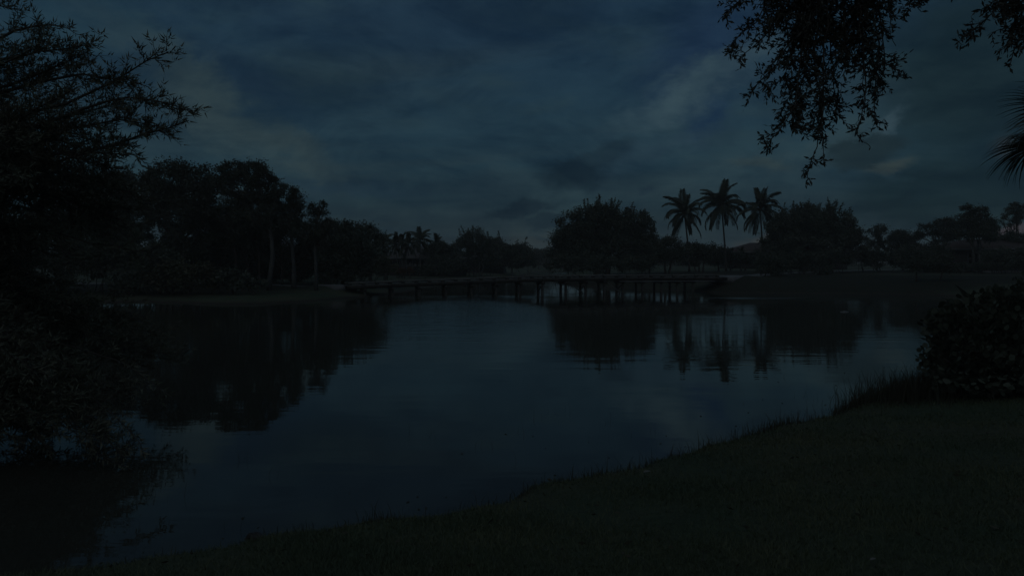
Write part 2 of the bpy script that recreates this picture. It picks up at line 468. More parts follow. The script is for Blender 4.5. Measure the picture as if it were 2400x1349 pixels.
# ------------------------------------------------------------------ water
mw = bpy.data.materials.new('lake_water'); mw.use_nodes = True
t = mw.node_tree; b = t.nodes['Principled BSDF']
b.inputs['Base Color'].default_value = (0.042, 0.044, 0.036, 1)
b.inputs['Roughness'].default_value = 0.015
b.inputs['IOR'].default_value = 1.333
g = N(t, 'ShaderNodeNewGeometry')
P = g.outputs['Position']
sp = N(t, 'ShaderNodeSeparateXYZ'); t.links.new(P, sp.inputs[0])
r1 = noise(t, P, 1.0, 4, 0.5, 0.3, ((0, 0, 0), (0, 0, R(4)), (0.55, 2.6, 1)))
r2 = noise(t, P, 1.0, 3, 0.5, 0.2, ((5, 3, 0), (0, 0, R(-9)), (1.6, 7.5, 1)))
r3 = noise(t, P, 1.0, 3, 0.5, 0.0, ((9, 1, 0), (0, 0, R(12)), (0.16, 0.8, 1)))
am = noise(t, P, 1.0, 3, 0.5, 0.4, ((2, 8, 0), (0, 0, R(8)), (0.05, 0.16, 1)))
amp = ramp(t, am.outputs[0], 0.35, 0.7, 0.25, 1.15)
far = mth(t, 'ADD', ramp(t, sp.outputs[1], 8, 30, 0.3, 0.75), ramp(t, sp.outputs[1], 26, 46, 0.0, 0.1))
def patch(x, y, rx, ry, k, rot=0.0):
    m = N(t, 'ShaderNodeMapping', vector_type='TEXTURE')
    m.inputs['Location'].default_value = (x, y, 0)
    m.inputs['Rotation'].default_value = (0, 0, R(rot))
    m.inputs['Scale'].default_value = (rx, ry, 1e6)
    t.links.new(P, m.inputs[0])
    l = N(t, 'ShaderNodeVectorMath', operation='LENGTH'); t.links.new(m.outputs[0], l.inputs[0])
    return ramp(t, l.outputs['Value'], 0.55, 1.0, k, 0.0)
amp = mth(t, 'MULTIPLY', amp, far)
PATCHES = [(17.5, 48.3, 4.2, 1.3, 4.0, -6), (-2.5, 36, 5.2, 15, 2.6, 3), (-3.0, 49.5, 8.0, 3.0, 2.0, 4), (8.5, 150, 8, 14, 3.0, 0), (30, 46, 9, 5, 0.8, 0)]
lean_w = 0.0
for p_, kl in zip(PATCHES, (0.045, 0.024, 0.02, 0.0, 0.0)):
    pm = patch(*p_)
    amp = mth(t, 'ADD', amp, pm)
    if kl:
        lean_w = mth(t, 'ADD', mth(t, 'MULTIPLY', pm, kl / p_[4]), lean_w)
hgt = mth(t, 'ADD', mth(t, 'MULTIPLY', r1.outputs[0], 0.010), mth(t, 'MULTIPLY', r2.outputs[0], 0.0026))
hgt = mth(t, 'MULTIPLY', hgt, amp)
hgt = mth(t, 'ADD', hgt, mth(t, 'MULTIPLY', r3.outputs[0], 0.006))
bp = N(t, 'ShaderNodeBump'); bp.inputs['Strength'].default_value = 1.0; bp.inputs['Distance'].default_value = 1.0
t.links.new(hgt, bp.inputs['Height'])
# in the breeze patches the steep faces of the wavelets look towards the near bank
lv = N(t, 'ShaderNodeCombineXYZ'); t.links.new(mth(t, 'MULTIPLY', lean_w, -1.0), lv.inputs[1])
av = N(t, 'ShaderNodeVectorMath', operation='ADD'); t.links.new(bp.outputs[0], av.inputs[0]); t.links.new(lv.outputs[0], av.inputs[1])
nv = N(t, 'ShaderNodeVectorMath', operation='NORMALIZE'); t.links.new(av.outputs[0], nv.inputs[0])
t.links.new(nv.outputs[0], b.inputs['Normal'])
mb = MB()
mb.add([(-60, 2, 0), (60, 2, 0), (60, 190, 0), (-60, 190, 0)], [(0, 1, 2, 3)])
kind(obj('lake_water', mb.mesh('lake_water'), mw), 'structure')

# ------------------------------------------------------------------ concrete paths
def ribbon(name, pts, width, m, thick=0.5, lift=0.02, zfun=None):
    pts = np.asarray(pts, float)
    d = np.r_[0, np.cumsum(np.linalg.norm(np.diff(pts[:, :2], axis=0), axis=1))]
    s = np.linspace(0, d[-1], max(12, int(d[-1] / 1.2)))
    P = np.stack([np.interp(s, d, pts[:, k]) for k in range(pts.shape[1])], 1)
    for _ in range(3):
        P[1:-1] = (P[:-2] + 2 * P[1:-1] + P[2:]) / 4
    T = np.gradient(P[:, :2], axis=0); T /= np.linalg.norm(T, axis=1)[:, None]
    Nn = np.stack([-T[:, 1], T[:, 0]], 1)
    Lx = P[:, :2] + Nn * width / 2; Rx = P[:, :2] - Nn * width / 2
    z = np.maximum(np.maximum(ground_h(Lx[:, 0], Lx[:, 1]), ground_h(Rx[:, 0], Rx[:, 1])), ground_h(P[:, 0], P[:, 1])) + lift
    if P.shape[1] > 2:
        z = np.maximum(z, P[:, 2])
    V = []
    for k in range(len(P)):
        for q, zz_ in ((Lx, z[k]), (Rx, z[k]), (Rx, z[k] - thick), (Lx, z[k] - thick)):
            V.append((q[k, 0], q[k, 1], zz_))
    Q = []
    for k in range(len(P) - 1):
        for e in range(4):
            Q.append((4 * k + e, 4 * k + (e + 1) % 4, 4 * k + 4 + (e + 1) % 4, 4 * k + 4 + e))
    Q += [(0, 3, 2, 1), (4 * len(P) - 4, 4 * len(P) - 3, 4 * len(P) - 2, 4 * len(P) - 1)]
    return kind(obj(name, mesh_np(name, V, Q), m), 'structure')

# bridge centre line (x, y, deck z)
BP = np.array([(-12.6, 51.4, 0.80), (-9.5, 52.6, 0.90), (-4.0, 54.0, 1.07), (1.5, 55.2, 1.25), (7.5, 56.6, 1.30), (13.0, 57.9, 1.29), (18.2, 59.2, 1.27)])
bd = np.r_[0, np.cumsum(np.linalg.norm(np.diff(BP[:, :2], axis=0), axis=1))]
def bridge_at(s):
    return np.array([np.interp(s, bd, BP[:, k]) for k in range(3)])
_ss = np.linspace(0, bd[-1], 240)
_bp = np.array([bridge_at(s) for s in _ss])
for _ in range(40):
    _bp[1:-1] = (_bp[:-2] + 2 * _bp[1:-1] + _bp[2:]) / 4
_bs = np.r_[0, np.cumsum(np.linalg.norm(np.diff(_bp[:, :2], axis=0), axis=1))]
BL = _bs[-1]
def bridge_frame(s):
    p = np.array([np.interp(s, _bs, _bp[:, k]) for k in range(3)])
    q = np.array([np.interp(min(s + 0.2, BL), _bs, _bp[:, k]) for k in range(3)])
    r = np.array([np.interp(max(s - 0.2, 0), _bs, _bp[:, k]) for k in range(3)])
    T = q - r; T /= np.linalg.norm(T)
    S = np.array([-T[1], T[0], 0]); S /= np.linalg.norm(S)
    return p, T, S, np.cross(T, S)

ribbon('path', [(18.1, 59.15, 1.25), (21, 62.5, 1.2), (24, 68, 1.2), (32, 78, 1.2), (42, 90, 1.2), (60, 108, 1.2), (90, 130, 1.2)], 2.2, M['concrete'])
ribbon('path', [(-12.5, 51.45, 0.78), (-14.5, 53.0, 0.4), (-17, 57.5, 0.4), (-21, 60, 0.4), (-30, 61, 0.4), (-48, 62, 0.4), (-75, 60, 0.4)], 2.0, M['concrete'])

# ------------------------------------------------------------------ the bridge
br = thing('footbridge', 'long low wooden footbridge on timber piles crossing the lake', 'bridge', (0, 55, 0))
OFF = (0, 55, 0)
HW = 0.95
mb = MB()
s = 0.08
rng = np.random.default_rng(5)
while s < BL - 0.05:
    p, T, S, U = bridge_frame(s)
    mb.box(p + U * (-0.022 + rng.normal(0, 0.002)), (0.138, 2 * HW + rng.normal(0, 0.015), 0.044), (T, S, U))
    s += 0.148
kind(obj('deck_plank', mb.mesh('deck_plank', off=OFF), M['wood_pale'], br), 'stuff')
def seg(s0, s1, side, dz, w, h, n=2):
    """a straight timber along the bridge from s0 to s1 at offset side, dz"""
    m_ = MB()
    p0, T0, S0, U0 = bridge_frame(s0); p1, T1, S1, U1 = bridge_frame(s1)
    a = p0 + S0 * side + U0 * dz; c_ = p1 + S1 * side + U1 * dz
    T = c_ - a; L = np.linalg.norm(T); T /= L
    S = np.array([-T[1], T[0], 0]); S /= np.linalg.norm(S)
    m_.box((a + c_) / 2, (L, w, h), (T, S, np.cross(T, S)))
    return m_
bents_px = [851, 916, 979, 1042, 1102, 1159, 1215, 1266, 1320, 1366, 1409, 1452, 1498, 1541, 1578, 1614]
ratio = _bp[:, 0] / (_bp[:, 1] - 0.0)
bent_s = [float(np.interp((px - 1200) / F, ratio, _bs)) for px in bents_px]
joints = [0.05] + bent_s + [BL - 0.05]
for k in range(len(joints) - 1):
    s0, s1 = joints[k] + 0.01, joints[k + 1] - 0.01
    if s1 - s0 < 0.2:
        continue
    for side in (-HW + 0.06, 0.0, HW - 0.06):
        obj('stringer', seg(s0, s1, side, -0.165, 0.09, 0.24).mesh('stringer', off=OFF), M['wood'], br)
    for side in (-HW + 0.0, HW - 0.0):
        obj('fascia_board', seg(s0, s1, side + math.copysign(0.03, side), -0.14, 0.04, 0.2).mesh('fascia_board', off=OFF), M['wood'], br)
# kerb rails raised on blocks along both edges
s = 0.25
while s < BL - 0.4:
    p, T, S, U = bridge_frame(s)
    for side in (-1, 1):
        m_ = MB().box(p + S * side * (HW - 0.10) + U * 0.05, (0.30, 0.12, 0.098), (T, S, U))
        obj('kerb_block', m_.mesh('kerb_block', off=OFF), M['wood'], br)
    s += 1.02
s = 0.1
while s < BL - 0.5:
    e = min(s + 2.04, BL - 0.05)
    for side in (-1, 1):
        obj('kerb_rail', seg(s + 0.03, e - 0.03, side * (HW - 0.10), 0.145, 0.13, 0.09).mesh('kerb_rail', off=OFF), M['wood_pale'], br)
        pp, T, S, U = bridge_frame(s)
        obj('rail_bolt_plate', MB().box(pp + S * side * (HW - 0.10) + U * 0.155, (0.055, 0.15, 0.13), (T, S, U)).mesh('rail_bolt_plate', off=OFF), M['bark'], br)
    s = e
for k, s in enumerate(bent_s):
    p, T, S, U = bridge_frame(s)
    Th = np.array([T[0], T[1], 0]); Th /= np.linalg.norm(Th)
    obj('cap_beam', MB().box(p + np.array([0, 0, -0.40]), (0.22, 2.0, 0.22), (Th, S, (0, 0, 1))).mesh('cap_beam', off=OFF), M['wood'], br)
    for side in (-0.68, 0.68):
        q = p + S * side
        lean = rng.normal(0, 0.02, 2)
        pts = [(q[0] + lean[0], q[1] + lean[1], -1.2), (q[0] + lean[0] / 2, q[1] + lean[1] / 2, -0.1), (q[0], q[1], p[2] - 0.29)]
        obj('pile', MB().tube(pts, [0.125, 0.12, 0.11], 10).mesh('pile', True, OFF), M['pile'], br)
    if k in (7, 9, 11, 5):
        a = p + S * -0.68 + np.array([0, 0, -0.5]); c_ = p + S * 0.68 + np.array([0, 0, -1.15])
        obj('cross_brace', MB().tube([a, c_], 0.045, 5).mesh('cross_brace', off=OFF), M['wood'], br)
# diagonal sway braces and a service pipe under the right half
for k in (8, 10):
    a = bridge_frame(bent_s[k] + 0.25); c_ = bridge_frame(bent_s[k + 1] - 0.25)
    obj('sway_brace', MB().tube([a[0] + a[2] * -0.75 + np.array([0, 0, -0.45]), c_[0] + c_[2] * -0.75 + np.array([0, 0, -1.25])], 0.05, 5).mesh('sway_brace', off=OFF), M['wood_pale'], br)
sp0, sp1 = float(np.interp((1440 - 1200) / F, ratio, _bs)), float(np.interp((1660 - 1200) / F, ratio, _bs))
pts = [bridge_frame(s)[0] + bridge_frame(s)[2] * (-HW - 0.12) + np.array([0, 0, -0.36]) for s in np.linspace(sp0, sp1, 14)]
obj('service_pipe', MB().tube(pts, 0.045, 8).mesh('service_pipe', True, OFF), M['white'], br)

# ------------------------------------------------------------------ foliage
def leaf_quads(P, D, size, ratio_=0.45, rng=None, sj=0.35):
    """rhombic leaves at P pointing along D"""
    n = len(P)
    L = size * (1 + rng.uniform(-sj, sj, n))
    D = D / (np.linalg.norm(D, axis=1)[:, None] + 1e-9)
    r = rng.normal(size=(n, 3))
    S = np.cross(D, r); S /= np.linalg.norm(S, axis=1)[:, None] + 1e-9
    w = L * ratio_ * 0.5
    V = np.stack([P, P + D * (L * 0.5)[:, None] + S * w[:, None], P + D * L[:, None], P + D * (L * 0.5)[:, None] - S * w[:, None]], 1)
    Q = np.arange(n * 4).reshape(n, 4)
    return V.reshape(-1, 3), Q
def leaf_tris(P, D, size, ratio_=0.5, rng=None, sj=0.35):
    """three-cornered leaves at P pointing along D"""
    n = len(P)
    L = size * (1 + rng.uniform(-sj, sj, n))
    D = D / (np.linalg.norm(D, axis=1)[:, None] + 1e-9)
    S = np.cross(D, rng.normal(size=(n, 3))); S /= np.linalg.norm(S, axis=1)[:, None] + 1e-9
    w = L * ratio_ * 0.5
    V = np.stack([P + D * (L * 0.25)[:, None] - S * w[:, None], P + D * (L * 0.25)[:, None] + S * w[:, None], P + D * L[:, None] - S * (w * 0.3)[:, None]], 1)
    return V.reshape(-1, 3), np.arange(n * 3).reshape(n, 3)
LEAF_K = 0.72
def rdirs(rng, n):
    v = rng.normal(size=(n, 3))
    return v / np.linalg.norm(v, axis=1)[:, None]

def crown_points(rng, lobes, leaf, cover=3.0, clump=0.6, fill=0.45, ratio_=0.45):
    """lobes: list of (centre, rx, ry, rz). Leaves gathered in clumps through each lobe"""
    PP, DD, clumps = [], [], []
    for (c_, rx, ry, rz) in lobes:
        area = math.pi * rx * rz
        n = int(cover * area / (leaf * leaf * ratio_ * 0.5 * 0.5)) + 20
        cl_s = clump * min(1.0, 0.6 + 0.4 * min(rx, rz))
        nc = max(5, int(3.2 * area / (cl_s * cl_s * 2.2)))
        d = rdirs(rng, nc)
        rr = rng.uniform(fill ** 2, 1.0, nc) ** 0.5
        rr *= 1 + rng.normal(0, 0.10, nc)
        cc = c_ + d * rr[:, None] * np.array([rx, ry, rz])
        k = rng.integers(0, nc, n)
        sg = cl_s * 0.42 * rng.uniform(0.6, 1.3, nc)
        off = rng.normal(size=(n, 3)) * sg[k][:, None] * np.array([1, 1, 0.75])
        p = cc[k] + off
        PP.append(p)
        out = (p - c_) / np.array([rx, ry, rz])
        DD.append(rdirs(rng, n) + 0.5 * out + np.array([0, 0, 0.15]))
        clumps.append((cc, rr))
    return np.vstack(PP), np.vstack(DD), clumps

def bend(rng, a, c_, n=6, wob=0.06, sag=0.0):
    a = np.asarray(a, float); c_ = np.asarray(c_, float)
    tt = np.linspace(0, 1, n)[:, None]
    P = a + (c_ - a) * tt
    L = np.linalg.norm(c_ - a)
    w = rng.normal(size=(n, 3)) * wob * L
    w[0] = 0; w[-1] = 0
    P = P + w * np.sin(np.pi * tt)
    P[:, 2] += sag * L * np.sin(np.pi * tt[:, 0])
    return P

def make_tree(name, label, D, lobes_px, base_px, seed, leaf=0.30, cover=3.0, clump=0.8, tr=0.16, mleaf='leaf_dark', mbark='bark',
              trunk_px=None, depth=0.85, shoots=0, twigs=0, group=None, cat='tree', jitter=0.25, fork=0.45, trunks=1, ratio_=0.45, fill=0.45):
    rng = np.random.default_rng(seed)
    leaf = leaf * LEAF_K
    bx = px2(base_px, D)
    base = np.array([bx, D, gh(bx, D) - 0.05])
    root = thing(name, label, cat, base, group)
    lobes = []
    for (px, py, rx, ry) in lobes_px:
        c_ = at(px, py, D)
        rx_, rz_ = rx * D / F, ry * D / F
        ryy = (rx_ + rz_) / 2 * depth
        c_[1] += rng.normal(0, jitter) * rx_
        lobes.append((c_, rx_, ryy, rz_))
    P, Dr, clumps = crown_points(rng, lobes, leaf, cover, clump, fill, ratio_)
    keep = P[:, 2] > base[2] + 0.25
    P, Dr = P[keep], Dr[keep]
    V, Q = leaf_tris(P, Dr, leaf, 0.62, rng)
    cb = MB(); cb.add(V, None, Q)
    tb = MB()
    if shoots:
        for (c_, rx, ry, rz) in lobes:
            n = max(2, int(shoots * rx))
            for _ in range(n):
                d = rng.normal(size=3); d[2] = abs(d[2]) + 0.25; d /= np.linalg.norm(d)
                a = c_ + d * np.array([rx, ry, rz]) * 0.9
                h = rng.uniform(0.5, 1.7) * min(1.0, 0.5 + rx * 0.25)
                dirv = np.array([d[0] * 0.55 + rng.normal(0, 0.12), d[1] * 0.5, 1.0]); dirv /= np.linalg.norm(dirv)
                m_ = int(24 * h / leaf * 0.5)
                tt = rng.uniform(0, 1, m_)
                pp = a + dirv * (tt * h)[:, None] + rng.normal(size=(m_, 3)) * 0.09 * (1.25 - tt)[:, None]
                vv, qq = leaf_tris(pp, rdirs(rng, m_) + dirv * 1.3, leaf * 0.9, 0.6, rng)
                cb.add(vv, None, qq)
    # trunk(s) and limbs
    cen = np.mean([l[0] for l in lobes], 0)
    zlow = min(l[0][2] - l[3] * 0.3 for l in lobes)
    for k in range(trunks):
        if trunk_px:
            tp = [base] + [at(x, y, D) for (x, y) in trunk_px]
            tp = np.array(tp)
        else:
            top = cen.copy(); top[2] = base[2] + (max(zlow, base[2] + 0.8) - base[2]) * (fork + 0.4)
            b0 = base + np.array([(k - (trunks - 1) / 2) * tr * 3.2, rng.normal(0, 0.2), 0])
            top = top * 0.6 + np.array([b0[0], b0[1], top[2]]) * 0.4
            if trunks > 1:
                top[0] += (k - (trunks - 1) / 2) * 0.5
            tp = bend(rng, b0, top, 5, 0.03)
        d = np.r_[0, np.cumsum(np.linalg.norm(np.diff(tp, axis=0), axis=1))]
        ss = np.linspace(0, d[-1], 8)
        tpp = np.stack([np.interp(ss, d, tp[:, q]) for q in range(3)], 1)
        rr = tr * (1.25 - 0.25 * np.minimum(1, ss / 0.5)) * (1 - 0.45 * ss / d[-1])
        tb.tube(tpp, rr, 8)
        for li, (c_, rx, ry, rz) in enumerate(lobes):
            if trunks > 1 and li % trunks != k:
                continue
            u = rng.uniform(0.6, 1.0)
            a = np.array([np.interp(u * d[-1], d, tp[:, q]) for q in range(3)])
            if trunk_px and a[2] > c_[2]:
                u = 0.5; a = np.array([np.interp(u * d[-1], d, tp[:, q]) for q in range(3)])
            r0 = tr * (1 - 0.45 * u) * 0.7
            lp = bend(rng, a, c_, 6, 0.05, 0.05)
            tb.tube(lp, np.linspace(r0, 0.03, 6), 6)
            cc = clumps[li][0]
            for q in rng.choice(len(cc), min(len(cc), 9), replace=False):
                tb.tube(bend(rng, lp[rng.integers(2, 6)], cc[q], 4, 0.08, 0.03), np.linspace(0.03, 0.01, 4), 4, False)
    if twigs:
        for (c_, rx, ry, rz) in lobes:
            for _ in range(max(1, int(twigs * rx))):
                d = rng.normal(size=3); d[2] = abs(d[2]) + 0.3; d /= np.linalg.norm(d)
                a = c_ + d * np.array([rx, ry, rz]) * 0.75
                e = c_ + d * np.array([rx, ry, rz]) * rng.uniform(1.1, 1.35) + np.array([0, 0, 0.2])
                tp = bend(rng, a, e, 4, 0.08)
                tb.tube(tp, np.linspace(0.02, 0.006, 4), 4, False)
                m_ = 14
                tt = rng.uniform(0.2, 1, m_)
                pp = a + (e - a) * tt[:, None] + rng.normal(size=(m_, 3)) * 0.07
                vv, qq = leaf_tris(pp, rdirs(rng, m_) + (e - a), leaf * 0.85, 0.6, rng)
                cb.add(vv, None, qq)
    obj('trunk', tb.mesh('trunk', True, base), M[mbark], root)
    obj('crown', cb.mesh('crown', False, base), M[mleaf], root)
    return root

def make_shrub(name, label, D, lobes_px, seed, leaf=0.22, cover=3.0, clump=0.55, mleaf='leaf_dark', group=None, cat='shrub', shoots=0):
    rng = np.random.default_rng(seed)
    px = np.mean([l[0] for l in lobes_px])
    bx = px2(px, D)
    base = np.array([bx, D, gh(bx, D) - 0.03])
    root = thing(name, label, cat, base, group)
    lobes = []
    for (x, y, rx, ry) in lobes_px:
        c_ = at(x, y, D)
        rx_, rz_ = rx * D / F, ry * D / F
        c_[1] += rng.normal(0, 0.2) * rx_
        lobes.append((c_, rx_, (rx_ + rz_) / 2 * 0.8, rz_))
    P, Dr, clumps = crown_points(rng, lobes, leaf, cover, clump, 0.4)
    gz = ground_h(P[:, 0], P[:, 1])
    P[:, 2] = np.maximum(P[:, 2], gz + rng.uniform(0.02, 0.25, len(P)))
    V, Q = leaf_tris(P, Dr, leaf, 0.62, rng)
    cb = MB(); cb.add(V, None, Q)
    sb = MB()
    for li, (c_, rx, ry, rz) in enumerate(lobes):
        for q in range(5):
            a = np.array([c_[0] + rng.normal(0, 0.2) * rx, c_[1] + rng.normal(0, 0.2) * ry, 0]); a[2] = gh(a[0], a[1]) - 0.05
            sb.tube(bend(rng, a, clumps[li][0][rng.integers(0, len(clumps[li][0]))], 5, 0.06), np.linspace(0.035, 0.01, 5), 5, False)
    kind(obj('stem', sb.mesh('stem', True, base), M['twig'], root), 'stuff')
    obj('foliage', cb.mesh('foliage', False, base), M[mleaf], root)
    return root

# ---- left bank, about 45-60 m away
G1 = 'trees on the left bank'
make_tree('broadleaf_tree', 'dark broad tree half hidden behind the near feathery tree, left bank', 57, [(285, 450, 60, 45), (240, 440, 60, 45), (300, 520, 60, 60), (230, 540, 80, 70), (150, 480, 80, 70)], 270, 11, group=G1, twigs=4)
make_tree('broadleaf_tree', 'wide twiggy-topped dark tree left of the tallest pine', 53, [(400, 425, 62, 38), (455, 425, 55, 32), (365, 470, 55, 50), (430, 500, 85, 60), (345, 425, 25, 22), (490, 450, 35, 30), (480, 500, 45, 40)], 430, 12, group=G1, twigs=7, cover=2.6)
make_tree('broadleaf_tree', 'dark low tree filling the gap below the wide twiggy tree', 55, [(500, 540, 50, 40), (450, 565, 60, 38), (540, 520, 40, 35)], 552, 13, group=G1, trunk_px=[(553, 600), (545, 550)], tr=0.13)
make_tree('pine_tree', 'tallest clumpy pine with leaning pale trunk on the left bank', 50, [(590, 396, 38, 17), (612, 408, 30, 16), (555, 405, 36, 20), (540, 430, 26, 22), (575, 425, 40, 20), (632, 430, 30, 16), (655, 446, 20, 13), (625, 460, 40, 18), (590, 462, 45, 22), (560, 470, 45, 24), (540, 500, 40, 26), (600, 500, 55, 20)],
          630, 14, leaf=0.2, clump=0.5, cover=2.8, tr=0.19, mleaf='leaf_pine', mbark='bark_pale', trunk_px=[(634, 640), (640, 590), (630, 500), (595, 405)], group=G1, fill=0.55, twigs=3)
make_tree('pine_tree', 'clumpy pine with straight pale trunk, right of the leaning trunk', 51, [(680, 452, 20, 13), (695, 470, 20, 14), (706, 492, 16, 12), (668, 480, 26, 14), (690, 512, 26, 14), (650, 500, 36, 20), (660, 530, 46, 20), (700, 535, 26, 16), (640, 540, 30, 20)],
          689, 15, leaf=0.2, clump=0.5, cover=2.8, tr=0.17, mleaf='leaf_pine', mbark='bark_pale', trunk_px=[(688, 620), (684, 560), (680, 480)], group=G1, fill=0.55)
make_tree('pine_tree', 'slender pine with a small tuft sticking up at the right end', 50, [(742, 488, 15, 9), (760, 480, 9, 7), (752, 496, 14, 8), (732, 500, 10, 8), (735, 525, 32, 16), (765, 528, 30, 14), (725, 550, 40, 22), (755, 556, 40, 22)],
          741, 16, leaf=0.18, clump=0.42, cover=2.6, tr=0.13, mleaf='leaf_pine', mbark='bark_pale', trunk_px=[(740, 620), (738, 570), (748, 485)], group=G1, fill=0.55)
make_tree('broadleaf_tree', 'rounded dark tree above the left end of the footbridge', 58, [(800, 545, 36, 24), (775, 560, 40, 34), (830, 560, 34, 26), (800, 590, 60, 40), (845, 600, 35, 36)], 802, 17, group=G1, twigs=5)
make_tree('broadleaf_tree', 'loose open-topped tree next to the fan of slim palms', 62, [(856, 538, 20, 14), (868, 550, 22, 16), (845, 560, 25, 20), (875, 580, 35, 30), (892, 565, 16, 14)], 868, 18, group=G1, twigs=8, cover=2.0, leaf=0.26)
make_tree('broadleaf_tree', 'thin shaded tree standing behind the leaning pine trunk', 55, [(590, 540, 45, 30), (620, 530, 40, 28), (570, 550, 30, 20)], 608, 19, group=G1, trunk_px=[(607, 600), (600, 545)], tr=0.1)
make_tree('broadleaf_tree', 'dim slim-trunked tree left of the white house corner', 56, [(500, 560, 40, 22), (520, 535, 35, 25)], 585, 20, group=G1, trunk_px=[(580, 610), (540, 560)], tr=0.09)
make_tree('broadleaf_tree', 'dark tree closing the gap above the house behind the pines', 59, [(620, 560, 50, 30), (680, 562, 50, 30), (735, 572, 40, 26), (570, 570, 40, 26)], 660, 95, group=G1, tr=0.13)
GS = 'understorey shrubs on the left bank'
make_shrub('shrub', 'dark shrub at the waterline below the wide twiggy tree', 47, [(450, 640, 60, 30), (400, 640, 50, 35), (500, 655, 40, 18)], 31, group=GS, mleaf='leaf_rust')
make_shrub('shrub', 'tall dark shrub at far left behind the feathery tree', 48, [(330, 600, 60, 60), (230, 580, 80, 80), (120, 580, 80, 80), (380, 620, 40, 40), (20, 580, 80, 80)], 32, group=GS)
make_shrub('shrub', 'bushy shrub just left of the footbridge entrance', 57, [(800, 635, 40, 26), (770, 640, 34, 20), (835, 630, 34, 26)], 33, group=GS)
make_shrub('shrub', 'dark hedge-like shrub behind the three pale trunks', 67, [(640, 635, 45, 30), (700, 630, 50, 34), (750, 625, 40, 36)], 34, group=GS)
make_shrub('shrub', 'low shrub under the white house corner', 64, [(560, 630, 50, 30), (520, 620, 45, 34), (600, 640, 40, 22)], 35, group=GS)
make_shrub('shrub', 'rust tinged shrub beside the slim palm trunks', 72, [(880, 615, 34, 28), (850, 610, 34, 34), (905, 625, 22, 16)], 36, group=GS, mleaf='leaf_rust')
make_shrub('shrub', 'dark understorey behind the leaning pale trunk', 62, [(600, 625, 44, 34), (640, 612, 42, 44), (560, 606, 34, 30)], 82, group=GS)
make_shrub('shrub', 'dark understorey between the second and third pale trunks', 61, [(690, 615, 44, 42), (735, 605, 40, 44)], 83, group=GS)
make_shrub('shrub', 'dark understorey right of the third pale trunk', 60, [(775, 605, 34, 40), (800, 620, 36, 34)], 84, group=GS)
make_shrub('shrub', 'dark thicket left of the pale trunks under the wide twiggy tree', 58, [(500, 600, 50, 46), (440, 600, 50, 46), (540, 625, 36, 30)], 85, group=GS)
make_shrub('shrub', 'thicket below the low domed tree right of the brown roof', 94, [(1070, 618, 30, 16), (1030, 612, 30, 18)], 86)
make_shrub('shrub', 'thicket between the two domed trees left of the channel', 104, [(1150, 612, 26, 16), (1100, 616, 26, 14)], 87)
make_shrub('shrub', 'thicket at the channel mouth under the last domed tree', 118, [(1205, 616, 32, 13), (1240, 616, 22, 10)], 88)
make_shrub('shrub', 'low dark shrub at the waterline left of the pale trunks', 46, [(540, 655, 40, 20), (590, 662, 30, 14)], 93, group=GS)
make_shrub('shrub', 'dark bank shrub behind the tips of the near feathery tree', 47, [(300, 655, 50, 30), (350, 650, 44, 34)], 94, group=GS)
make_shrub('flowering_shrub', 'low orange shrub at the foot of the slim palms', 84, [(930, 634, 13, 6), (942, 634, 10, 5)], 37, leaf=0.2, mleaf='leaf_orange')
make_shrub('flowering_shrub', 'small reddish shrub right of the slim palm trunks', 84, [(958, 634, 11, 6)], 38, leaf=0.2, mleaf='leaf_orange')
make_shrub('shrub', 'clipped dark shrub under the brown hip roof', 86, [(1000, 632, 26, 10), (1040, 628, 25, 14)], 39)

# ---- houses
def hip_roof(c, w, d, z0, h, ov, rx=None):
    """hip roof slab with eaves"""
    mb_ = MB()
    W_, D_ = w / 2 + ov, d / 2 + ov
    rl = max(0.0, W_ - D_) if W_ > D_ else 0.0
    rd = max(0.0, D_ - W_) if D_ > W_ else 0.0
    V = [(-W_, -D_, z0), (W_, -D_, z0), (W_, D_, z0), (-W_, D_, z0),
         (-W_, -D_, z0 + 0.14), (W_, -D_, z0 + 0.14), (W_, D_, z0 + 0.14), (-W_, D_, z0 + 0.14),
         (-rl - 0.02, -rd - 0.02, z0 + h), (rl + 0.02, -rd - 0.02, z0 + h), (rl + 0.02, rd + 0.02, z0 + h), (-rl - 0.02, rd + 0.02, z0 + h)]
    Q = [(0, 3, 2, 1), (0, 1, 5, 4), (1, 2, 6, 5), (2, 3, 7, 6), (3, 0, 4, 7), (4, 5, 9, 8), (5, 6, 10, 9), (6, 7, 11, 10), (7, 4, 8, 11), (8, 9, 10, 11)]
    mb_.add(V, Q)
    return mb_
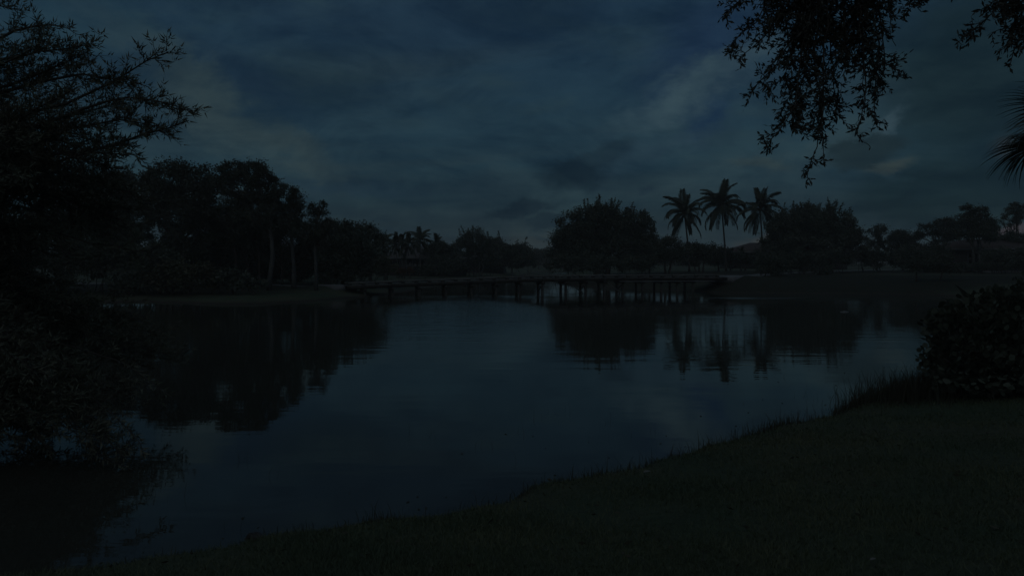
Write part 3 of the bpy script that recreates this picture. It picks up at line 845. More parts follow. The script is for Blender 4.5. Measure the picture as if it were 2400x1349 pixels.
def house(name, label, x, y, w, d, rot, wall_h, roof_h, mroof, openings, mwall='stucco', ov=0.6, columns=(), group=None, storeys=1, porch=None):
    z = min(gh(x, y), 2.0) - 0.02
    h_ = thing(name, label, 'house', (x, y, z), group)
    h_.rotation_euler = (0, 0, R(rot))
    obj('wall', MB().box((0, 0, wall_h / 2 - 0.2), (w, d, wall_h + 0.4)).mesh('wall'), M[mwall], h_)
    rf = obj('roof', hip_roof(None, w, d, wall_h + 0.003, roof_h, ov).mesh('roof'), M[mroof], h_)
    fb = MB()
    for (cx, cy, sx, sy) in ((0, -d / 2 - ov - 0.03, w + 2 * ov + 0.1, 0.05), (0, d / 2 + ov + 0.03, w + 2 * ov + 0.1, 0.05), (-w / 2 - ov - 0.03, 0, 0.05, d + 2 * ov), (w / 2 + ov + 0.03, 0, 0.05, d + 2 * ov)):
        fb.box((cx, cy, wall_h + 0.06), (sx, sy, 0.22))
    obj('fascia', fb.mesh('fascia'), M['white'], h_)
    for (ox, oz, ow, oh, kd) in openings:
        if kd == 'w':
            wn = obj('window', MB().box((ox, -d / 2 - 0.03, oz), (ow + 0.16, 0.06, oh + 0.16)).mesh('window'), M['white'], h_)
            n_ = max(1, int(round(ow / 0.9)))
            for q in range(n_):
                pw = ow / n_
                obj('pane', MB().box((ox - ow / 2 + pw * (q + 0.5), -d / 2 - 0.055, oz), (pw - 0.06, 0.04, oh)).mesh('pane'), M['glass'], wn)
        else:
            dr = obj('door', MB().box((ox, -d / 2 - 0.03, oz), (ow, 0.06, oh)).mesh('door'), M['door'], h_)
            obj('handle', MB().box((ox + ow * 0.4, -d / 2 - 0.08, oz), (0.05, 0.05, 0.14)).mesh('handle'), M['white'], dr)
    if porch:
        pw, pd = porch
        obj('porch_roof', MB().box((0, -d / 2 - pd / 2, wall_h - 0.35), (pw, pd, 0.18)).mesh('porch_roof'), M['white'], h_)
        obj('porch_floor', MB().box((0, -d / 2 - pd / 2, 0.02), (pw, pd, 0.3)).mesh('porch_floor'), M['concrete'], h_)
        for cx in columns:
            obj('column', MB().box((cx, -d / 2 - pd + 0.2, (wall_h - 0.44) / 2 + 0.08), (0.28, 0.28, wall_h - 0.62)).mesh('column'), M['white'], h_)
    return h_
house('house', 'pale house with white trim glimpsed between the pine trunks', px2(520, 76), 80, 15, 8, 6, 3.4, 1.6, 'roof_gray',
      [(3.4, 2.2, 1.5, 1.3, 'w'), (0.5, 1.8, 2.6, 1.9, 'w'), (-3.6, 1.9, 1.8, 1.6, 'w'), (5.6, 1.25, 1.0, 2.2, 'd')], mwall='stucco')
house('house', 'house with a brown hip roof behind the slim palms', px2(985, 96), 100, 11.5, 8, -4, 2.45, 1.9, 'roof_gray',
      [(-3.6, 1.4, 1.8, 1.4, 'w'), (-0.4, 1.3, 2.4, 2.0, 'w'), (3.4, 1.4, 1.8, 1.4, 'w')])
house('house', 'small pale-roofed house under the domed tree by the channel', px2(1120, 118), 122, 9, 7, -6, 2.5, 1.5, 'roof_gray',
      [(-2.4, 1.4, 1.6, 1.3, 'w'), (1.8, 1.3, 2.2, 1.9, 'w')])
house('house', 'distant house with reddish hip roof behind the coconut palms', px2(1810, 118), 122, 13, 8, 5, 2.8, 1.8, 'roof_red',
      [(-4.2, 1.5, 1.8, 1.4, 'w'), (-1.0, 1.4, 2.2, 2.0, 'w'), (3.2, 1.5, 1.8, 1.4, 'w')])
house('house', 'low house with red roof ridge and white porch columns, far right', px2(2325, 84), 86, 11, 7, 4, 2.7, 1.4, 'roof_red',
      [(-3.6, 1.5, 1.6, 1.4, 'w'), (-0.2, 1.35, 2.4, 2.1, 'w'), (3.2, 1.5, 1.8, 1.4, 'w')], columns=(-3.3, -1.1, 1.1, 3.3), porch=(7.6, 2.2))
house('house', 'partly hidden pale house beneath the big round tree on the right', px2(1915, 108), 112, 10, 7, 3, 2.6, 1.5, 'roof_gray',
      [(-2.6, 1.4, 1.8, 1.4, 'w'), (2.0, 1.3, 2.2, 1.9, 'w')])

# ---- palms
def frond_mesh(name, L, e0, droop, rng, n=26, leaflet=0.6, hang=0.6, dens=1.0):
    """arching pinnate frond starting along +X at elevation e0"""
    mb_ = MB()
    m_ = 14
    P_ = [np.zeros(3)]; e = e0
    for k in range(m_ - 1):
        e -= droop / (m_ - 1) * (0.5 + k / m_)
        P_.append(P_[-1] + np.array([math.cos(e), 0, math.sin(e)]) * L / (m_ - 1))
    P_ = np.array(P_)
    mb_.tube(P_, np.linspace(0.035, 0.008, m_), 4, False)
    T = np.gradient(P_, axis=0); T /= np.linalg.norm(T, axis=1)[:, None]
    Vs, Qs = [], []
    c = 0
    for k in range(int(n * dens)):
        u = 0.14 + 0.85 * k / (n * dens - 1)
        f_ = u * (m_ - 1); i0 = min(int(f_), m_ - 2); w_ = f_ - i0
        p = P_[i0] * (1 - w_) + P_[i0 + 1] * w_; t_ = T[i0] * (1 - w_) + T[i0 + 1] * w_
        ll = leaflet * (0.35 + 0.65 * math.sin(math.pi * min(1, 0.12 + 0.83 * u)) ** 0.7)
        for s_ in (-1, 1):
            d1 = t_ * 0.75 + np.array([0, s_ * 0.85, 0]) + np.array([0, 0, 0.1 - 0.25 * hang]) + rng.normal(0, 0.07, 3)
            d1 /= np.linalg.norm(d1)
            d2 = d1 * 0.7 + np.array([0, 0, -hang * 1.1]); d2 /= np.linalg.norm(d2)
            a = p; b_ = p + d1 * ll * 0.5; e_ = b_ + d2 * ll * 0.5
            wd = np.cross(d1, np.array([0, 0, 1.0])); wd /= np.linalg.norm(wd) + 1e-9
            wv = (t_ * 0.6 + wd * 0.2 + np.array([0, 0, 0.15])); wv /= np.linalg.norm(wv)
            hw = 0.055 * (leaflet / 0.6)
            Vs += [a - wv * hw * 0.5, a + wv * hw * 0.5, b_ + wv * hw, b_ - wv * hw, e_]
            Qs.append((c, c + 1, c + 2, c + 3)); 
            mb_.T.append(np.array([[c + 3, c + 2, c + 4]]) + mb_.n)
            c += 5
    mb_.V.append(np.array(Vs)); mb_.Q.append(np.array(Qs) + mb_.n); mb_.n += len(Vs)
    me = mb_.mesh(name)
    me.materials.append(M['frond'])
    return me
_r = np.random.default_rng(77)
FR = {}
for kname, L, ll in (('coco', 3.2, 0.8), ('queen', 1.9, 0.55)):
    FR[kname] = [(e0, frond_mesh('frond', L, R(e0), R(dr), _r, 30, ll, hg)) for e0, dr, hg in
                 ((86, 26, 0.3), (74, 75, 0.5), (62, 108, 0.7), (48, 122, 0.9), (32, 120, 1.0), (14, 108, 1.1), (-8, 85, 1.2), (-36, 48, 1.3))]
def make_palm(label, D, base_px, path_px, kindf, seed, nf=22, scale=1.0, tr=0.13, group=None, trunk_mat='bark_palm', elev=None):
    rng = np.random.default_rng(seed)
    bx = px2(base_px, D)
    base = np.array([bx, D, gh(bx, D) - 0.05])
    root = thing('coconut_palm' if kindf == 'coco' else 'palm_tree', label, 'palm', base, group)
    tp = np.array([base] + [at(x, y, D) for x, y in path_px])
    d = np.r_[0, np.cumsum(np.linalg.norm(np.diff(tp, axis=0), axis=1))]
    ss = np.linspace(0, d[-1], 16)
    P_ = np.stack([np.interp(ss, d, tp[:, k]) for k in range(3)], 1)
    for _ in range(3):
        P_[1:-1] = (P_[:-2] + 2 * P_[1:-1] + P_[2:]) / 4
    rr = tr * (1 - 0.35 * ss / d[-1]) + tr * 0.5 * np.exp(-ss / 0.4)
    obj('trunk', MB().tube(P_, rr, 9).mesh('trunk', True, base), M[trunk_mat], root)
    top = P_[-1] - base
    V_ = MB().tube([P_[-1] - np.array([0, 0, 0.3]) * scale, P_[-1], P_[-1] + np.array([0, 0, 0.45]) * scale], [tr * 0.8, tr * 1.25, 0.03], 8)
    obj('crownshaft', V_.mesh('crownshaft', True, base), M['frond'], root)
    fr = FR[kindf]
    for k in range(nf):
        u = (k + 0.5) / nf
        ei = min(len(fr) - 1, max(0, int(u * len(fr) + rng.normal(0, 0.35))))
        o = obj('frond', fr[ei][1], None, root, top + np.array([0, 0, 0.1 * (1 - u)]))
        o.rotation_euler = (rng.normal(0, 0.12), rng.normal(0, 0.10), k * 2.39996 + rng.normal(0, 0.2))
        sc_ = scale * rng.uniform(0.88, 1.1) * (0.85 if ei == 0 else 1.0)
        o.scale = (sc_, sc_, sc_)
    return root
GP = 'coconut palms across the lake'
make_palm('left one of three tall coconut palms across the lake', 88, 1616, [(1614, 590), (1609, 540), (1604, 502)], 'coco', 101, 28, 1.05, group=GP)
make_palm('tallest middle one of three coconut palms across the lake', 90, 1702, [(1700, 590), (1696, 540), (1691, 484)], 'coco', 112, 28, 1.15, group=GP)
make_palm('right one of three tall coconut palms, beside the big round tree', 88, 1790, [(1787, 590), (1785, 540), (1781, 492)], 'coco', 103, 28, 1.05, group=GP)
GQ_ = 'slim palms by the brown-roofed house'
make_palm('slim palm leaning left in the fan of three pale trunks', 85, 936, [(930, 600), (926, 574)], 'queen', 104, 15, 0.95, 0.075, GQ_, 'bark_pale')
make_palm('upright middle palm in the fan of three pale trunks', 86, 943, [(942, 600), (939, 568)], 'queen', 105, 15, 0.95, 0.075, GQ_, 'bark_pale')
make_palm('slim palm leaning right in the fan of three pale trunks', 85, 948, [(951, 600), (956, 576)], 'queen', 106, 15, 0.95, 0.075, GQ_, 'bark_pale')
make_palm('palm with arching fronds just left of the fan of palms', 80, 904, [(903, 600), (900, 566)], 'queen', 107, 14, 0.85, 0.1, GQ_)
make_palm('full-headed palm over the brown hip roof', 93, 984, [(985, 600), (984, 565)], 'queen', 108, 18, 1.05, 0.11, GQ_)
make_palm('low palm with one upright spear right of the brown roof', 95, 1024, [(1024, 600), (1024, 574)], 'queen', 109, 16, 0.9, 0.1, GQ_)
make_palm('small palm poking up left of the tallest coconut palm trunk', 96, 1712, [(1712, 594)], 'queen', 110, 14, 0.6, 0.1)
make_palm('small palm poking up right of the tallest coconut palm trunk', 97, 1737, [(1737, 590)], 'queen', 111, 14, 0.5, 0.1)

# ---- middle distance
G2 = 'trees by the channel'
make_tree('broadleaf_tree', 'low domed tree right of the brown-roofed house', 96, [(1045, 588, 32, 26), (1020, 600, 30, 26), (1064, 602, 24, 22)], 1045, 41, leaf=0.36, group=G2)
make_tree('broadleaf_tree', 'domed feathery tree with several trunks above the lawn', 100, [(1115, 568, 36, 26), (1092, 572, 20, 20), (1140, 580, 24, 28), (1112, 590, 42, 22)], 1120, 42, leaf=0.34, trunks=4, tr=0.11, shoots=1.5, group=G2, mbark='bark_pale')
make_tree('broadleaf_tree', 'domed tree next to the channel mouth on its left bank', 115, [(1188, 582, 38, 24), (1162, 585, 24, 26), (1218, 590, 24, 24), (1195, 602, 50, 22), (1240, 604, 16, 13)], 1200, 43, leaf=0.38, shoots=1.2, tr=0.16, group=G2, mbark='bark_pale')
make_tree('conifer', 'tiny pointed tree at the far end of the channel', 178, [(1262, 606, 13, 9), (1261, 598, 9, 7), (1262, 592, 5, 5)], 1262, 44, leaf=0.4, tr=0.2)
make_tree('banyan_tree', 'huge dense bushy tree behind the middle of the footbridge', 82, [(1385, 530, 60, 42), (1340, 560, 44, 46), (1430, 530, 62, 42), (1475, 550, 45, 45), (1505, 565, 26, 42), (1420, 585, 110, 38), (1318, 592, 30, 34), (1360, 600, 60, 30), (1490, 605, 45, 28), (1410, 505, 40, 20), (1505, 522, 10, 24)],
          1410, 45, leaf=0.34, cover=3.6, tr=0.4, shoots=6, trunks=2)
make_tree('broadleaf_tree', 'airy willowy tree on the right flank of the huge bushy tree', 81, [(1526, 530, 8, 22), (1532, 560, 12, 24), (1522, 590, 14, 22)], 1522, 46, leaf=0.24, cover=1.5, clump=0.5, tr=0.1, shoots=3)
G3 = 'trees on the far right bank'
make_tree('broadleaf_tree', 'smooth dome-shaped tree between the huge tree and palms', 78, [(1562, 584, 34, 26), (1588, 592, 26, 20), (1545, 596, 22, 18)], 1565, 47, leaf=0.28, cover=3.5, tr=0.16, trunks=2, group=G3)
make_tree('broadleaf_tree', 'low ragged tree behind the left coconut palm trunk', 88, [(1622, 586, 20, 14), (1640, 590, 24, 18), (1655, 590, 22, 16), (1630, 604, 34, 18)], 1638, 48, leaf=0.3, tr=0.14, twigs=3, trunks=3, group=G3)
make_tree('broadleaf_tree', 'low dark tree behind the tallest coconut palm trunk', 92, [(1682, 596, 26, 18), (1700, 604, 28, 18), (1672, 604, 20, 14)], 1684, 49, leaf=0.3, tr=0.13, group=G3)
make_tree('broadleaf_tree', 'low tree in front of the reddish hip roof', 94, [(1742, 606, 22, 14), (1765, 604, 22, 16), (1722, 610, 20, 12)], 1745, 50, leaf=0.3, tr=0.13, group=G3)
make_tree('broadleaf_tree', 'big wide round-headed tree right of the coconut palms', 84, [(1890, 530, 70, 40), (1845, 535, 42, 40), (1940, 530, 60, 42), (1985, 545, 34, 38), (1890, 570, 110, 45), (1960, 575, 55, 36), (1830, 575, 40, 42), (1920, 505, 50, 20), (1806, 600, 24, 26), (2002, 575, 20, 26)],
          1900, 51, leaf=0.34, cover=3.4, tr=0.36, shoots=3, twigs=2, group=G3, trunks=2)
make_tree('broadleaf_tree', 'small round-headed tree just right of the big round tree', 95, [(2055, 545, 22, 17), (2050, 566, 24, 16), (2068, 575, 14, 14)], 2056, 52, leaf=0.28, clump=0.6, cover=2.2, tr=0.14, group=G3)
make_tree('broadleaf_tree', 'squat round tree in the dip of the right treeline', 96, [(2118, 556, 30, 20), (2100, 568, 22, 18), (2138, 570, 22, 18), (2120, 585, 42, 18)], 2118, 53, leaf=0.26, clump=0.6, tr=0.16, group=G3)
make_tree('broadleaf_tree', 'flat-topped tree left of the clumpy peak, right treeline', 91, [(2200, 530, 38, 19), (2168, 540, 20, 14), (2228, 545, 22, 20), (2155, 552, 12, 9), (2205, 556, 34, 14)], 2200, 54, leaf=0.26, clump=0.6, tr=0.16, cover=2.4, trunks=2, group=G3)
make_tree('broadleaf_tree', 'clumpy peaked tree standing over the porch house', 80, [(2272, 490, 14, 8), (2292, 490, 12, 7), (2310, 496, 10, 8), (2282, 508, 32, 16), (2262, 525, 26, 18), (2300, 528, 36, 22), (2325, 545, 20, 20), (2285, 548, 50, 16), (2245, 540, 18, 16)], 2290, 55, leaf=0.24, clump=0.55, tr=0.19, cover=2.8, trunks=2, group=G3, mbark='bark_pale')
make_tree('pine_tree', 'open pine with bare lower trunk at the right edge', 90, [(2382, 484, 20, 10), (2370, 494, 16, 8), (2398, 500, 18, 12), (2360, 503, 9, 5), (2352, 512, 6, 4), (2385, 512, 14, 7), (2378, 522, 12, 6)], 2381, 56, leaf=0.2, clump=0.4, cover=2.2, tr=0.13, mleaf='leaf_pine', trunk_px=[(2381, 600), (2382, 550), (2384, 490)], group=G3)
make_tree('bare_tree', 'thin nearly leafless tree left of the edge pine', 89, [(2352, 524, 7, 4), (2345, 516, 5, 3), (2362, 530, 6, 4)], 2368, 57, leaf=0.14, clump=0.3, cover=0.5, tr=0.07, trunk_px=[(2368, 600), (2364, 555), (2352, 520)], twigs=6, group=G3)
make_tree('broadleaf_tree', 'dark bushy tree at the right edge beyond the porch house', 86, [(2375, 570, 32, 24), (2350, 560, 18, 16), (2400, 575, 30, 30), (2380, 595, 40, 24), (2350, 590, 20, 20)], 2378, 58, leaf=0.26, tr=0.15, group=G3)
G4 = 'young trees along the right bank'
make_tree('young_tree', 'young forked tree beside the pale path on the right', 70, [(1885, 602, 20, 13), (1872, 610, 14, 9), (1900, 610, 14, 9)], 1885, 61, leaf=0.22, clump=0.45, cover=1.8, tr=0.06, trunk_px=[(1885, 632), (1884, 605)], group=G4)
make_tree('young_tree', 'leaning young tree by the water, left of the far-right pair', 58, [(2150, 610, 26, 18), (2135, 620, 18, 14), (2166, 622, 16, 13)], 2147, 62, leaf=0.2, clump=0.45, tr=0.09, trunk_px=[(2148, 640), (2150, 615)], group=G4)
make_tree('young_tree', 'young tree with slanting trunk on the far right lawn', 58, [(2210, 615, 22, 18), (2196, 625, 15, 13), (2224, 624, 15, 13)], 2203, 63, leaf=0.2, clump=0.45, tr=0.08, trunk_px=[(2208, 640), (2212, 612)], group=G4)
G5 = 'shrubs on the right bank'
make_shrub('shrub', 'big dark shrub where the footbridge meets the right bank', 66, [(1795, 622, 26, 20), (1820, 620, 28, 22)], 71, group=G5)
make_shrub('shrub', 'spreading shrub below the big round tree, left part', 74, [(1850, 612, 30, 18), (1875, 620, 26, 12)], 72, group=G5)
make_shrub('shrub', 'spreading shrub below the big round tree, right part', 76, [(1935, 606, 34, 18), (1970, 606, 32, 16)], 73, group=G5)
make_shrub('shrub', 'low shrub beside the path under the big round tree', 69, [(1915, 634, 18, 8), (1940, 632, 16, 7)], 74, group=G5)
make_shrub('shrub', 'tall dark shrub below the small round-headed tree', 84, [(2050, 602, 34, 20), (2020, 604, 26, 18)], 75, group=G5)
make_shrub('shrub', 'tall dark shrub below the squat round tree', 82, [(2110, 605, 36, 22), (2140, 600, 30, 24)], 76, group=G5)
make_shrub('shrub', 'tall dark shrub left of the porch house', 80, [(2180, 600, 34, 28), (2205, 596, 24, 26)], 77, group=G5)
make_shrub('hedge', 'low rounded hedge on the lawn before the porch house', 72, [(2250, 624, 30, 7), (2300, 622, 34, 8), (2340, 624, 24, 7)], 78, leaf=0.15, cover=4, clump=0.3, cat='hedge')
make_shrub('shrub', 'dark shrub half hiding the porch columns of the far right house', 73, [(2325, 602, 26, 20), (2355, 600, 22, 22)], 96, group=G5)
make_shrub('shrub', 'tall shrub at the right edge beside the porch house', 78, [(2385, 605, 30, 26), (2420, 600, 30, 30)], 79, group=G5)
make_shrub('shrub', 'wide dark shrub under the huge bushy tree by the water', 76, [(1340, 618, 40, 18), (1400, 618, 45, 17), (1300, 622, 24, 14)], 80, group=G5)
make_shrub('shrub', 'dark shrub at the right foot of the huge bushy tree', 77, [(1460, 618, 42, 16), (1500, 620, 30, 13)], 81, group=G5)

# far woodland that reads as one mass
rng = np.random.default_rng(9)
cb = MB()
for k in range(150):
    a = rng.uniform(R(-44), R(44)); rr = rng.uniform(190, 260)
    x, y = rr * math.sin(a), rr * math.cos(a)
    hh = rng.uniform(2.4, 4.8)
    w_ = rng.uniform(2.5, 5.5)
    P_, D_, _c = crown_points(rng, [(np.array([x, y, 1.2 + hh * 0.5]), w_, w_ * 0.6, hh * 0.55)], 0.7, 2.6, 1.2, 0.4)
    vv, qq = leaf_tris(P_, D_, 0.7, 0.6, rng)
    cb.add(vv, None, qq)
kind(obj('far_woodland', cb.mesh('far_woodland'), M['leaf_dark']), 'stuff', 'dark line of distant woodland along the horizon')

# ------------------------------------------------------------------ the near feathery tree on the left
rng = np.random.default_rng(21)
base = np.array([-10.9, 10.6, 0.0]); base[2] = gh(base[0], base[1]) - 0.1
cy = thing('cypress_tree', 'near feathery-leaved tree overhanging the water at the left edge', 'tree', base)
tb = MB()
trunk_pts = np.array([base, base + (0.25, -0.05, 1.5), base + (0.35, -0.15, 3.2), base + (0.55, -0.2, 5.0), base + (0.6, -0.2, 6.8), base + (0.9, -0.3, 8.6)])
tb.tube(trunk_pts, [0.34, 0.24, 0.2, 0.16, 0.11, 0.05], 10)
cb = MB()
Pl, Dl = [], []
def spray(P_, rng, step=0.022, ll=0.07, up=0.25):
    """two-ranked needles along a twig path"""
    d = np.r_[0, np.cumsum(np.linalg.norm(np.diff(P_, axis=0), axis=1))]
    n = max(3, int(d[-1] / step))
    s_ = rng.uniform(0.05, 1, n) * d[-1]
    q = np.stack([np.interp(s_, d, P_[:, k]) for k in range(3)], 1)
    T = P_[-1] - P_[0]; T = T / (np.linalg.norm(T) + 1e-9)
    r = rdirs(rng, n); r -= (r @ T)[:, None] * T
    Pl.append(q); Dl.append(T * 0.75 + r * 0.9 + np.array([0, 0, up]))
def limb(P_, r0, rng, ntw, twl=(0.28, 0.62), sub=3, leafy=(0.25, 1.0), up=0.15):
    P_ = np.asarray(P_, float)
    d = np.r_[0, np.cumsum(np.linalg.norm(np.diff(P_, axis=0), axis=1))]
    ss = np.linspace(0, d[-1], max(6, int(d[-1] / 0.35)))
    Q_ = np.stack([np.interp(ss, d, P_[:, k]) for k in range(3)], 1)
    for _ in range(2):
        Q_[1:-1] = (Q_[:-2] + 2 * Q_[1:-1] + Q_[2:]) / 4
    Q_[1:-1] += rng.normal(0, 0.018, (len(Q_) - 2, 3))
    tb.tube(Q_, np.linspace(r0, 0.006, len(Q_)), 6, False)
    for k in range(ntw):
        u = rng.uniform(*leafy)
        f_ = u * (len(Q_) - 1); i0 = min(int(f_), len(Q_) - 2)
        a = Q_[i0] + (Q_[i0 + 1] - Q_[i0]) * (f_ - i0)
        T = Q_[i0 + 1] - Q_[i0]; T /= np.linalg.norm(T)
        L = rng.uniform(*twl) * (1.2 - 0.68 * u)
        dv = T * rng.uniform(0.5, 1.1) + rdirs(rng, 1)[0] * np.array([0.8, 0.8, 0.7]) + np.array([0, 0, up])
        dv /= np.linalg.norm(dv)
        tp = bend(rng, a, a + dv * L, 4, 0.05, -0.03)
        tb.tube(tp, np.linspace(0.007, 0.003, 4), 3, False)
        spray(tp, rng)
        for _ in range(sub):
            b0 = tp[rng.integers(1, 4)]
            dd = dv * 0.7 + rdirs(rng, 1)[0] * 0.8; dd /= np.linalg.norm(dd)
            tq = bend(rng, b0, b0 + dd * L * rng.uniform(0.3, 0.55), 3, 0.04)
            tb.tube(tq, np.linspace(0.004, 0.002, 3), 3, False)
            spray(tq, rng)
    spray(Q_[-4:], rng, 0.015)
def on_trunk(z):
    zz = trunk_pts[:, 2]
    return np.array([np.interp(z, zz, trunk_pts[:, k]) for k in range(3)])
# limbs that show against the sky (rows and columns of the photograph at the tree's own distance)
LIMBS = [
    ([(-60, 130, 10.4), (30, 70, 10.0), (90, 48, 9.8), (165, 68, 9.6)], 22),
    ([(-60, 20, 10.4), (10, 10, 10.2), (35, 22, 10.0)], 9),
    ([(-80, 170, 10.4), (60, 125, 10.0), (150, 110, 9.8), (205, 105, 9.7)], 34),
    ([(-80, 230, 10.4), (80, 180, 10.0), (170, 140, 9.8), (212, 118, 9.7)], 34),
    ([(-80, 300, 10.4), (120, 250, 10.0), (270, 205, 9.8), (310, 140, 9.6), (340, 128, 9.6), (395, 122, 9.5)], 40),
    ([(-80, 320, 10.4), (130, 290, 9.9), (240, 232, 9.7), (330, 222, 9.6), (400, 240, 9.5), (462, 268, 9.4)], 46),
    ([(-80, 240, 10.4), (120, 190, 10.0), (240, 165, 9.8), (300, 190, 9.7), (350, 205, 9.6)], 40),
    ([(-80, 380, 10.4), (100, 330, 9.9), (230, 280, 9.7), (330, 285, 9.6), (385, 300, 9.5)], 46),
    ([(-80, 400, 10.4), (120, 370, 9.9), (250, 340, 9.7), (330, 315, 9.6), (400, 303, 9.5), (442, 283, 9.4)], 50),
    ([(-80, 430, 10.4), (100, 385, 9.9), (220, 355, 9.7), (320, 362, 9.5)], 44),
    ([(-80, 350, 10.4), (60, 310, 10.6), (190, 260, 10.8), (280, 240, 11.0)], 40),
    ([(-80, 270, 10.4), (40, 220, 10.6), (130, 160, 10.8), (190, 150, 11.0)], 40),
    ([(-80, 330, 10.4), (20, 300, 9.6), (110, 230, 9.2), (170, 210, 9.0)], 40),
    ([(-80, 200, 10.4), (0, 160, 9.8), (60, 110, 9.6), (95, 100, 9.5)], 34),
]
for P_, n in LIMBS:
    pts = np.array([at(*p) for p in P_])
    pts = np.vstack([on_trunk(min(8.0, pts[0][2] - 0.3)), pts])
    limb(pts, 0.05, rng, int(n * 1.1))
# a few thin sprays hanging low over the water
for P_, n in (([(60, 840, 10.0), (220, 930, 9.0), (300, 1000, 8.6), (330, 1040, 8.4)], 10), ([(60, 860, 9.8), (200, 960, 9.0), (255, 1020, 8.7), (290, 1070, 8.5)], 10),
              ([(40, 900, 9.6), (120, 980, 9.0), (200, 1050, 8.7), (310, 1100, 8.4)], 12), ([(20, 900, 9.4), (60, 1000, 9.0), (120, 1060, 8.6)], 12),
              ([(150, 800, 9.6), (300, 850, 9.2), (380, 905, 9.0), (402, 930, 8.9)], 10)):
    pts = np.array([at(*p) for p in P_])
    limb(np.vstack([on_trunk(1.9), pts]), 0.012, rng, n, (0.2, 0.45), 3, (0.45, 1.0), 0.0)
# lower, denser limbs drooping towards the water
for k in range(150):
    z0 = rng.uniform(1.1, 4.6)
    a = on_trunk(z0)
    zf = np.clip((z0 - 0.5) / 4.0, 0, 1)
    reach = rng.uniform(1.4, 5.0) * (1.05 - 0.2 * zf)
    th = rng.uniform(-0.95, 0.75)
    e = a + np.array([math.cos(th) * reach, math.sin(th) * reach * 0.9, -0.25 * reach * rng.uniform(0.2, 1.1) + 0.5 * zf])
    e[2] = max(e[2], rng.uniform(0.35, 1.0))
    mid = (a + e) / 2 + np.array([0, 0, 0.12 * reach])
    limb([a, mid, e], 0.035, rng, int(10 + 8 * reach), (0.4, 0.9), 3, (0.15, 1.0), -0.05)
for k in range(60):
    e = at(rng.uniform(-200, 260), rng.uniform(860, 1045), rng.uniform(8.3, 9.9))
    e[2] = max(e[2], 0.15)
    a = on_trunk(rng.uniform(1.2, 2.6))
    limb([a, a * 0.45 + e * 0.55 + np.array([0, 0, 0.3]), e], 0.02, rng, 26, (0.3, 0.6), 3, (0.5, 1.0), -0.08)
Pl_ = np.vstack(Pl); Dl_ = np.vstack(Dl)
vv, qq = leaf_tris(Pl_, Dl_, 0.105, 0.19, rng)
cb.add(vv, None, qq)
obj('trunk', tb.mesh('trunk', True, base), M['twig'], cy)
kind(obj('foliage', cb.mesh('foliage', False, base), M['cypress'], cy), 'stuff')
print('cypress leaves', len(Pl_))
# ------------------------------------------------------------------ oak branches hanging in from the upper right
rng = np.random.default_rng(33)
base = np.array([8.6, 2.6, 0.0]); base[2] = gh(base[0], base[1]) - 0.1
oak = thing('oak_tree', 'oak with leafy branches hanging down from the top right', 'tree', base)
tb = MB()
tk = np.array([base, base + (-0.1, 0.1, 1.4), base + (-0.3, 0.25, 2.8), base + (-0.7, 0.5, 4.2), base + (-1.6, 0.9, 5.4)])
tb.tube(tk, [0.42, 0.33, 0.3, 0.24, 0.16], 10)
hub1 = at(2010, -330, 5.6); hub2 = at(2500, -260, 5.2)
tb.tube(bend(rng, tk[3], hub1, 9, 0.02, 0.10), np.linspace(0.18, 0.05, 9), 8, False)
tb.tube(bend(rng, tk[2], hub2, 7, 0.02, 0.10), np.linspace(0.16, 0.05, 7), 8, False)
LP, LD, ISO = [], [], []
def oak_twig(P_, r0, rng, step=0.0155, lf=1.0, iso=False):
    P_ = np.asarray(P_, float)
    tb.tube(P_, np.linspace(r0, 0.0016, len(P_)), 4, False)
    d = np.r_[0, np.cumsum(np.linalg.norm(np.diff(P_, axis=0), axis=1))]
    n = max(2, int(d[-1] / step * lf))
    s_ = np.sort(rng.uniform(0.1, 1, n)) * d[-1]; s_[-1] = d[-1]
    q = np.stack([np.interp(s_, d, P_[:, k]) for k in range(3)], 1)
    T = P_[-1] - P_[-2]; T = T / (np.linalg.norm(T) + 1e-9)
    r = rdirs(rng, n)
    LP.append(q); LD.append(T * 0.9 + r * 0.9 + np.array([0, 0, -0.15])); ISO.append(np.full(n, iso))
